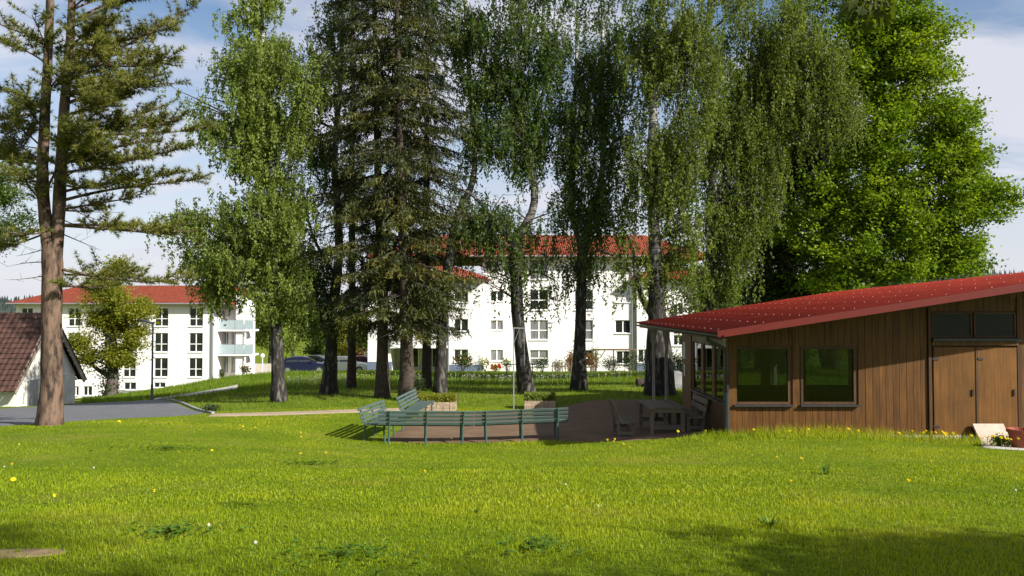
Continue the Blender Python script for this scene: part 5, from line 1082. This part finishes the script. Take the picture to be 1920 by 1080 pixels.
for a in [('flowering_shrub', 'pink-tinged flowering shrub below the grey wing window', 'shrub', 868, 63, 40, 32, 'birch_leaf_deep', 700, (.14, .1), GS, ('red_leaf', 50)),
          ('garden_shrub', 'yellow-green shrub beside the red tulips', 'shrub', 909, 66, 22, 26, 'yellow_leaf', 420, (.12, .09), GS), ('tulip_bed', 'bright red tulip clump in the facade bed', 'flowers', 930, 63, 22, 18, 'birch_leaf', 260, (.16, .05), GS, ('tulip_red', 46)),
          ('garden_shrub', 'olive shrub between tulips and the leaning birch', 'shrub', 953, 66, 26, 24, 'birch_leaf_olive', 420, (.12, .09), GS), ('garden_shrub', 'dark thorny shrub just past the leaning birch', 'shrub', 1017, 66, 34, 26, 'dark_leaf', 600, (.12, .09), GS),
          ('garden_shrub', 'mixed dark shrub under the big ground-floor window', 'shrub', 1047, 67, 28, 24, 'birch_leaf_deep', 480, (.12, .09), GS), ('bronze_shrub', 'orange-bronze shrub against the wooden feeder roof', 'shrub', 1068, 65, 24, 40, 'bronze_leaf', 420, (.13, .1), GS), ('bronze_shrub', 'bronze shrub between birch and pergola', 'shrub', 1108, 65, 24, 34, 'bronze_leaf', 420, (.13, .1), GS),
          ('climbing_shrub', 'green climber heaped over the pergola end', 'shrub', 1114, 66.5, 30, 46, 'birch_leaf_deep', 500, (.13, .1), GS), ('garden_shrub', 'dark hedge shrub below the pergola beam', 'shrub', 1150, 65, 36, 30, 'dark_leaf', 700, (.13, .1), GS), ('garden_shrub', 'dark hedge shrub beside the double downpipe', 'shrub', 1182, 64.5, 36, 34, 'dark_leaf', 700, (.13, .1), GS),
          ('garden_shrub', 'dark hedge shrub nearest the massive birch', 'shrub', 1212, 62, 38, 36, 'dark_leaf', 700, (.13, .1), GS), ('garden_shrub', 'black-green shrub seen under the porch roof', 'shrub', 1258, 60, 40, 40, 'dark_leaf', 700, (.13, .1), GS), ('garden_shrub', 'pale green shrub behind the porch board', 'shrub', 1278, 63, 22, 34, 'yellow_leaf', 320, (.13, .1), GS),
          ('balcony_shrub', 'dark shrub at the foot of the balcony wall', 'shrub', 416, 85, 14, 20, 'dark_leaf', 260, (.16, .12), GS), ('balcony_flowers', 'orange flower pots group by the balcony post', 'flowers', 462, 85, 22, 20, 'birch_leaf_deep', 260, (.16, .12), GS, ('bronze_leaf', 40)),
          ('road_shrub', 'small dark shrub by the paved path corner', 'shrub', 392, 27.2, 34, 14, 'dark_leaf', 500, (.06, .045)), ('hedge_shrub', 'yellow-green hedge beside the dark blue car', 'shrub', 540, 84, 30, 26, 'yellow_leaf', 320, (.2, .15)),
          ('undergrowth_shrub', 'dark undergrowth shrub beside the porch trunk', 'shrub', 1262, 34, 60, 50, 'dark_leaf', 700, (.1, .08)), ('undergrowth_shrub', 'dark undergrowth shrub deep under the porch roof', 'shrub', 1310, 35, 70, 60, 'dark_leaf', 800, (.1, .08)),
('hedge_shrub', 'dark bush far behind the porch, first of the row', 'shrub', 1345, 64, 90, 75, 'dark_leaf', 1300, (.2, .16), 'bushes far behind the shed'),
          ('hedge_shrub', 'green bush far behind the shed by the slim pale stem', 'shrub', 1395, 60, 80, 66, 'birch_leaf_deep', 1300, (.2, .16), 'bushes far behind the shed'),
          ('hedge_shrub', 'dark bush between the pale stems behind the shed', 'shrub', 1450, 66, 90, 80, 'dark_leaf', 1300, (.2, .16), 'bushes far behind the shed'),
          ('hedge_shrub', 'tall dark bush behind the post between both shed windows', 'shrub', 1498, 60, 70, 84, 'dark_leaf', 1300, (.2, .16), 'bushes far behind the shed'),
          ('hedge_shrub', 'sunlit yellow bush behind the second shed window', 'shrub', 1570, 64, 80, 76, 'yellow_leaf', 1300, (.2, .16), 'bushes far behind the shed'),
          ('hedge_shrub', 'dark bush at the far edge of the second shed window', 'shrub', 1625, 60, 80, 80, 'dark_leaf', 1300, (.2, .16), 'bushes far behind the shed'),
          ('pot_plant', 'leafy green plant spilling beside the terracotta pot', 'plant', 1878, 17.0, 46, 22, 'birch_leaf', 420, (.06, .045))]: shrub(*a)
# red-leaved shrub spot high by the massive birch is the wing roof; pergola in front of the facade
wood_mat('pergola_wood', (.14, .10, .07), (.26, .19, .13), .8, along='X')
b_ = onground(1150, 67); PG = thing('pergola', 'simple brown timber pergola before the white facade', 'pergola', b_); zt_ = zat(657, 67)
for px in (1117, 1150, 1186): g_ = onground(px, 67); MB().box((g_[0] - .06, 66.94, g_[2] - .2), (g_[0] + .06, 67.06, zt_)).build('post', MATS['pergola_wood'], PG)
MB().box((xat(1110, 67), 66.9, zt_), (xat(1192, 67), 67.1, zt_ + .14)).build('beam', MATS['pergola_wood'], PG)
for px in (1126, 1176): MB().beam((xat(px, 67), 67, zt_ - .6), (xat(px + 8, 67), 67, zt_ + .02), .06, .08).build('brace', MATS['pergola_wood'], PG)
b_ = onground(1072, 67.5); FH = thing('bird_house', 'little steep-roofed wooden hut behind the bronze shrub', 'hut', b_); zt_ = zat(664, 67.5)
MB().box((b_[0] - .35, 67.2, b_[2] - .1), (b_[0] + .35, 67.9, zt_ - .5)).build('body', MATS['pergola_wood'], FH); MB().prism([(b_[0] - .6, zt_ - .62), (b_[0] + .6, zt_ - .62), (b_[0], zt_)], 'y', 67.0, 68.0).build('roof', MATS['bargeboard'], FH)
# low fence slats in the bed
fb = onground(1050, 64); FN = thing('picket_fence', 'short stretch of low brown picket fence in the facade bed', 'fence', fb)
for k in range(9): p = onground(1036 + k * 6, 64); MB().box((p[0] - .045, 63.98, p[2] - .1), (p[0] + .045, 64.02, p[2] + .95)).build('picket', MATS['pergola_wood'], FN)
MB().box((xat(1033, 64), 64.021, fb[2] + .55), (xat(1088, 64), 64.05, fb[2] + .63)).build('rail', MATS['pergola_wood'], FN)
def planter(px, d, w_, dp_, h_, lm, label, rz):
    b_ = onground(px, d); o = thing('stone_planter', label, 'planter', b_, rz); t_ = .1; nb = int(w_ / .22)
    for row in range(2):
        for k in range(nb):
            bx0 = -w_ / 2 + k * w_ / nb
            for y_ in (-dp_ / 2, dp_ / 2 - t_): MB().box((bx0 + .006, y_ + RNG.uniform(-.008, .008), -.1 + row * (h_ + .1) / 2 + .004), (bx0 + w_ / nb - .006, y_ + t_, -.1 + (row + 1) * (h_ + .1) / 2 - .004)).build('stone', MATS['pebble'], o, world=False)
        for k in range(3):
            y_ = -dp_ / 2 + t_ + .01 + k * (dp_ - 2 * t_ - .02) / 3
            for x_ in (-w_ / 2, w_ / 2 - t_): MB().box((x_ + .002, y_, -.1 + row * (h_ + .1) / 2 + .004), (x_ + t_ - .002, y_ + (dp_ - 2 * t_) / 3 - .012, -.1 + (row + 1) * (h_ + .1) / 2 - .004)).build('stone', MATS['pebble'], o, world=False)
    MB().box((-w_ / 2 + t_ + .001, -dp_ / 2 + t_ + .012, 0), (w_ / 2 - t_ - .001, dp_ / 2 - t_ - .012, h_ - .05)).build('soil', MATS['potting_soil'], o, world=False)
    n = 2600; P = np.stack([RNG.uniform(-w_ / 2, w_ / 2, n), RNG.uniform(-dp_ / 2, dp_ / 2, n), h_ - .06 + RNG.uniform(0, 1, n) ** .7 * .3], 1); V, Fq = leaf_quads(P, unit(RNG.normal(0, .5, (n, 3)) + (0, 0, .7)), rnd_unit(n), RNG.uniform(.06, .13, n), RNG.uniform(.025, .05, n)); np_mesh('plants', V, Fq, MATS[lm], o, np.clip(RNG.normal(.55, .25, n), 0, 1), world=False)
planter(820, 26.8, 1.34, .75, .30, 'yellow_leaf', 'pebble-stone planter brimming with bright yellow-green plants', R(2))
planter(1012, 27.2, 1.08, .7, .30, 'birch_leaf', 'shaded stone planter with low green ground cover', R(-2))
# stump, block and fallen branch under the trees
q = MB().tube([onground(848, 29.5, -.1), onground(848, 29.5, .34)], [.27, .24], 12, wob=.06).build('tree_stump', MATS['spruce_bark']); tag(q, 'short dark tree stump behind the bright planter', 'stump')
p = onground(1215, 33.5); q = MB().tube([p - (.5, 0, -.12), p + (.8, .2, .14)], .22, 10, wob=.06).build('log', MATS['spruce_bark']); tag(q, 'dark log lying beside the massive birch', 'log')
fb_ = MB(); a = onground(812, 29.8, .02); e_ = at(772, 722, 30.2); fb_.tube(curve(a, at(785, 735, 30), .05, 8), np.linspace(.03, .02, 8), 6); fb_.tube(curve(at(785, 735, 30), at(798, 708, 30.4), .1, 7), np.linspace(.02, .006, 7), 5)
o = thing('fallen_branch', 'broken branch with dark tuft leaning on the thick spruce', 'branch', a); fb_.build('stick', MATS['spruce_bark'], o)
n = 260; P = np.array([at(RNG.uniform(780, 800), 0, 30.2) for _ in range(n)]); P[:, 2] = [zat(RNG.normal(718, 5), 30.2) for _ in range(n)]; P[:, 1] += RNG.normal(0, .12, n); V, Fq = leaf_quads(P, unit(RNG.normal(0, .4, (n, 3)) + (.6, 0, .5)), rnd_unit(n), RNG.uniform(.1, .2, n), RNG.uniform(.03, .05, n)); np_mesh('tuft', V, Fq, MATS['dark_needle'], o, RNG.uniform(0, 1, n))['kind'] = 'stuff'
plain('tarpaulin', (.16, .16, .16), .7, var=.3, scale=3, bump=.4, bscale=6); sp = onground(1258, 33); bd = MB().lathe(sp - (0, 0, .1), [(.0, .8), (.35, .78), (.62, .62), (.75, .3), (.8, 0)], 12).build('covered_stack', MATS['tarpaulin']); tag(bd, 'grey tarpaulin-covered heap in the shade behind the porch posts', 'heap')

# ------------------------------------------------------------------ grass
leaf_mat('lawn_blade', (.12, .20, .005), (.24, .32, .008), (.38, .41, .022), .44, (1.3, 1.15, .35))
t_ = MATS['lawn_blade'].node_tree; rr_ = [q for q in t_.nodes if q.type == 'VALTORGB'][0]; tg_ = [l.to_socket for l in rr_.outputs[0].links]; dm_ = dry_mix(t_, rr_.outputs[0])
for q in tg_: L(t_, dm_, q)
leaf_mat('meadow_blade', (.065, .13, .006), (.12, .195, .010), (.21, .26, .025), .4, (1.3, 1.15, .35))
SHED_POLY = [(XS - .05, YF - .08), (XR, YF - .08), (XR, 24), (XS - .05, 24)]
_g = RNG.normal(size=(64, 64)); 
def patch(x, y, s):
    u, v = (x / s) % 64, (y / s) % 64; i, j = u.astype(int), v.astype(int); f, g_ = u - i, v - j; f, g_ = f * f * (3 - 2 * f), g_ * g_ * (3 - 2 * g_)
    a, b2, c, e_ = _g[i % 64, j % 64], _g[(i + 1) % 64, j % 64], _g[i % 64, (j + 1) % 64], _g[(i + 1) % 64, (j + 1) % 64]; return (a * (1 - f) + b2 * f) * (1 - g_) + (c * (1 - f) + e_ * f) * g_
def scatter(y0, y1, dens, xm=lambda y: .68 * y + .6, edge=0):
    out = []
    for ya in np.arange(y0, y1, .5):
        yb = min(ya + .5, y1); w_ = xm(yb); n = int(2 * w_ * (yb - ya) * dens); out.append(np.stack([RNG.uniform(-w_, w_, n), RNG.uniform(ya, yb, n)], 1))
    P = np.vstack(out); keep = np.ones(len(P), bool)
    for pg in EXC + [SHED_POLY]: keep &= ~inside(pg, P[:, 0], P[:, 1])
    for pg in BARE: keep &= ~(inside(pg, P[:, 0], P[:, 1]) & (RNG.random(len(P)) < np.clip(.55 + .5 * patch(P[:, 0] * 3, P[:, 1] * 3, .3), .25, .93)))
    return P[keep]
def blades(name, P, hgt, wid, mat, seg, tl=0.0, lean=.55, label=None):
    n = len(P); z = H(P[:, 0], P[:, 1]); B = np.stack([P[:, 0], P[:, 1], z - .008], 1)
    pt = patch(P[:, 0], P[:, 1], .55) * .5 + patch(P[:, 0] + 9, P[:, 1], 2.3) * .6 + patch(P[:, 0] + 30, P[:, 1] + 5, 1.1) * .35; hh = hgt(P) * RNG.uniform(.55, 1.3, n) * (1 + .18 * np.clip(pt, -1.5, 1.5))
    az = RNG.uniform(0, 2 * math.pi, n); ld = np.stack([np.cos(az), np.sin(az), np.zeros(n)], 1); le = np.abs(RNG.normal(0, lean, n))[:, None]
    sa = RNG.uniform(0, math.pi, n); sdv = np.stack([np.cos(sa), np.sin(sa), np.zeros(n)], 1) * (wid(P) * RNG.uniform(.7, 1.3, n))[:, None] / 2; up = np.array((0, 0, 1.0))
    mid = B + up * (hh * .55)[:, None] + ld * le * (hh * .22)[:, None]; tip = B + up * (hh * (1 - .25 * np.minimum(le[:, 0], 1.4)))[:, None] + ld * le * (hh * .85)[:, None]
    ti = np.clip(.48 + .22 * pt + RNG.normal(0, .17, n) + tl, 0, 1)
    if seg == 2:
        V = np.stack([B - sdv, B + sdv, mid + sdv * .8, mid - sdv * .8, tip], 1).reshape(-1, 3); k = np.arange(n)[:, None] * 5
        F = np.concatenate([k + np.array((0, 1, 2)), k + np.array((0, 2, 3)), k + np.array((3, 2, 4))], 1).reshape(-1, 3); ti = np.repeat(ti, 3)
    else: V = np.stack([B - sdv, B + sdv, tip], 1).reshape(-1, 3); F = np.arange(3 * n).reshape(-1, 3)
    o = np_mesh(name, V, F, MATS[mat], None, ti); tag(o, label, 'grass', None, 'stuff'); return n
def hl(P):   # mown lawn, left longer against the shed and the court edge
    d_ = np.maximum(0, 1 - np.hypot(np.clip(P[:, 0], 4.6, 11.4) - P[:, 0], (P[:, 1] - 17.9) * .8) / .9); e_ = np.exp(-((P[:, 1] - 19.75) / .45) ** 2) * (np.abs(P[:, 0] - 1) < 4.6)
    return .036 + .2 * d_ + .05 * e_
nb = 0
nb += blades('lawn_grass', scatter(3.7, 7.0, 3600), lambda P: hl(P), lambda P: np.full(len(P), .005), 'lawn_blade', 2, label='short sunlit lawn grass nearest the viewer')
nb += blades('lawn_grass', scatter(7.0, 11.5, 1300), lambda P: hl(P) * 1.05, lambda P: np.full(len(P), .0095), 'lawn_blade', 2, label='sunlit lawn grass in the middle of the slope')
nb += blades('lawn_grass', scatter(11.5, 27.5, 520), lambda P: hl(P) * 1.1, lambda P: .010 + .0006 * (P[:, 1] - 11.5), 'lawn_blade', 1, label='lawn grass around the benches and the road edge')
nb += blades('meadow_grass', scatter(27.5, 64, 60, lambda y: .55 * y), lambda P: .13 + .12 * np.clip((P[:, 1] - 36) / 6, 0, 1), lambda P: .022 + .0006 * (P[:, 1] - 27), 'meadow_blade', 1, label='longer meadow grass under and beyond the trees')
print('blades', nb)
# broad-leaved weed rosettes and clover in the lawn
leaf_mat('weed_leaf', (.05, .115, .010), (.09, .17, .014), (.15, .235, .02), .35)
GWD = 'weeds in the mown lawn'
WL = []
for (px, py, d, n, rad, lb) in ((330, 1022, 5.6, 80, .2, 'dark clover patch low in the lawn beside the bare earth'), (660, 1055, 4.9, 60, .3, 'dark clover patch at the bottom centre of the lawn'), (1440, 1010, 5.9, 14, .1, 'broad-leaved weed rosette at the edge of the tree shadow'), (1425, 992, 6.1, 10, .09, 'upright weed sprig above the tree shadow'),
                                (890, 972, 6.7, 12, .08, 'small weed rosette in the middle of the lawn'), (1545, 892, 10, 14, .16, 'weed tuft on the lawn before the shed'), (590, 870, 12.5, 110, .45, 'dark clover streak on the lawn towards the benches'), (320, 843, 14.6, 140, .8, 'dark clover streak on the lawn towards the pine'), (1000, 1045, 5.1, 60, .22, 'loose clover patch right of bottom centre')):
    b_ = onground(px, d); o = thing('clover_patch' if n > 40 else 'weed_rosette', lb, 'plant', b_, 0, GWD); r_ = rad * (np.sqrt(RNG.uniform(0, 1, n)) if n <= 40 else np.abs(RNG.normal(0, .75, n))); a = RNG.uniform(0, 6.28, n)
    if n > 40: P = np.stack([b_[0] + r_ * np.cos(a) * 1.3, b_[1] + r_ * np.sin(a), np.zeros(n)], 1); P[:, 2] = H(P[:, 0], P[:, 1]) + RNG.uniform(.02, .06, n); V, Fq = leaf_quads(np.repeat(P, 3, 0), np.stack([np.cos(np.tile((0, 2.1, 4.2), n)), np.sin(np.tile((0, 2.1, 4.2), n)), np.full(3 * n, .15)], 1), unit(RNG.normal(0, .3, (3 * n, 3)) + (0, 0, 1)), np.full(3 * n, .032 + .001 * d), np.full(3 * n, .028 + .001 * d)); np_mesh('leaves', V + np.repeat(np.stack([np.cos(np.tile((0, 2.1, 4.2), n)), np.sin(np.tile((0, 2.1, 4.2), n)), np.zeros(3 * n)], 1) * .016, 3, 0), Fq, MATS['weed_leaf'], o, RNG.uniform(0, 1, 3 * n))
    else:
        for j in range(n):
            dv = np.array((math.cos(a[j]), math.sin(a[j]), RNG.uniform(.5, 1.5))); dv = unit(dv); c = b_ + dv * rad * .5; V, Fq = leaf_quads(c[None], dv[None], unit(np.cross(dv, (-dv[1], dv[0], 0)))[None], [rad * RNG.uniform(.9, 1.4)], [rad * .34]); np_mesh('leaf', V, Fq, MATS['weed_leaf'], o, RNG.uniform(0, 1, 1))
# dandelions: one thing each
plain('dandelion_yellow', (.85, .66, .012), .7, var=.15, scale=40); plain('stem_green', (.10, .17, .03), .6, var=.15); plain('clock_white', (.42, .41, .33), .9, var=.05)
fl = MB(); k = 14
for ring, (rr, zz, n_) in enumerate(((.021, .004, 14), (.015, .010, 11), (.008, .014, 8))):
    for j in range(n_):
        a = 2 * math.pi * (j + .5 * ring) / n_; ca, sa = math.cos(a), math.sin(a); w_ = .0042; fl.add([(0, 0, 0), (rr * .6 * ca - w_ * sa, rr * .6 * sa + w_ * ca, zz * .8), (rr * ca, rr * sa, zz), (rr * .6 * ca + w_ * sa, rr * .6 * sa - w_ * ca, zz * .8)], [(0, 3, 2, 1)])
fl.lathe((0, 0, -.008), [(0, 0), (.006, .002), (.007, .009), (0, .012)], 6); flm = fl.mesh('flower'); flm.materials.append(MATS['dandelion_yellow'])
ck = MB().lathe((0, 0, 0), [(0, -.018), (.011, -.014), (.018, 0), (.012, .014), (0, .018)], 8).mesh('seed_head', smooth=True); ck.materials.append(MATS['clock_white'])
stm = MB().tube([(0, 0, -.03), (.003, 0, .5), (0, 0, 1.0)], .0022, 5).mesh('stem'); stm.materials.append(MATS['stem_green'])
def dand(px, py, d, label, group, clock=False):
    b_ = onground(px, d); h_ = RNG.uniform(.075, .12) + (.14 if d > 14 else 0) ; o = thing('dandelion' if not clock else 'dandelion_clock', label, 'flower', b_, RNG.uniform(0, 6), group)
    s = bpy.data.objects.new('stem', stm); COL.objects.link(s); s.parent = o; s.scale = (1, 1, h_); f = bpy.data.objects.new('flower' if not clock else 'seed_head', flm if not clock else ck); COL.objects.link(f); f.parent = o; f.location = (0, 0, h_); sc3 = RNG.uniform(1.25, 1.6) * (1.3 if d > 14 else .85 if d < 9 else 1) if not clock else RNG.uniform(.5, .75); f.scale = (sc3,) * 3; f.rotation_euler = (RNG.uniform(-.1, .6), RNG.uniform(-.35, .35), 0)
def d_of(py):   # depth on the lawn for a photo row
    return float(np.interp(py, (815, 825, 845, 874, 903, 951, 1000, 1040, 1080), (18.2, 17.5, 15.0, 12, 9.6, 7.3, 5.9, 5.1, 4.4)))
LB1 = 'yellow dandelion scattered alone in the open sunlit lawn'
for px, py in ((30, 914), (27, 886), (40, 856), (107, 951), (293, 945), (797, 903), (400, 856), (457, 804), (566, 834), (566, 811), (612, 855), (226, 828), (1480, 930), (1500, 880), (1454, 877), (1742, 892), (1700, 930), (480, 812), (565, 855)): dand(px, py, d_of(py), LB1, 'dandelions in the open lawn')
LB2 = 'yellow dandelion in the strip of lawn in front of the picture windows and table'
for px, py in ((1152, 832), (1138, 836), (1150, 846), (1168, 853), (1270, 822), (1322, 828), (1411, 832), (1366, 856), (1478, 836), (1514, 832), (1588, 832), (1607, 834), (1572, 831), (1552, 826)): dand(px, py, d_of(py), LB2, 'dandelions before the picture windows')
LB3 = 'yellow dandelion in the dense cluster by the clubhouse doors'
for j in range(34): px = 1660 + RNG.uniform(0, 1) ** .8 * 250; py = RNG.uniform(822, 848) + (px - 1660) * .02; dand(px, py, float(np.interp(py, (820, 855), (17.9, 15.0))), LB3, 'dandelions by the clubhouse doors')
LB4 = 'white dandelion seed head in the near lawn'
for px, py in ((482, 1055), (180, 890), (395, 1020), (1898, 945), (13, 888), (1120, 985), (1060, 935)): dand(px, py, d_of(py), LB4, 'dandelion clocks in the near lawn', True)
# meadow full of seed heads
n = 700; P = []
while len(P) < n:
    d_ = RNG.uniform(39, 54); px = RNG.uniform(540, 1210); 
    if RNG.random() < math.exp(-((d_ - 46) / 5) ** 2): P.append(((px - 960) / FPX * d_, d_))
P = np.array(P); z = H(P[:, 0], P[:, 1]); mb = MB(); V = []; Fq = []
oc = np.array([(1, 0, 0), (0, 1, 0), (-1, 0, 0), (0, -1, 0), (0, 0, 1), (0, 0, -1.0)]); of = np.array([(0, 1, 4), (1, 2, 4), (2, 3, 4), (3, 0, 4), (1, 0, 5), (2, 1, 5), (3, 2, 5), (0, 3, 5)])
hh = RNG.uniform(.25, .42, n); C = np.stack([P[:, 0], P[:, 1], z + hh], 1); V = (C[:, None] + oc[None] * RNG.uniform(.022, .036, (n, 1, 1))).reshape(-1, 3); F = (np.arange(n)[:, None, None] * 6 + of[None]).reshape(-1, 3)
B = np.stack([P[:, 0], P[:, 1], z], 1); st = np.array((.006, 0, 0)); V2 = np.stack([B - st, B + st, C], 1).reshape(-1, 3)
o = np_mesh('seed_head_meadow', np.vstack([V, V2]), np.vstack([F, np.arange(3 * n).reshape(-1, 3) + len(V)]), MATS['clock_white']); tag(o, 'drift of white dandelion seed heads in the meadow beyond the trees', 'seed heads', None, 'stuff')
print('objects', len(SC.objects))
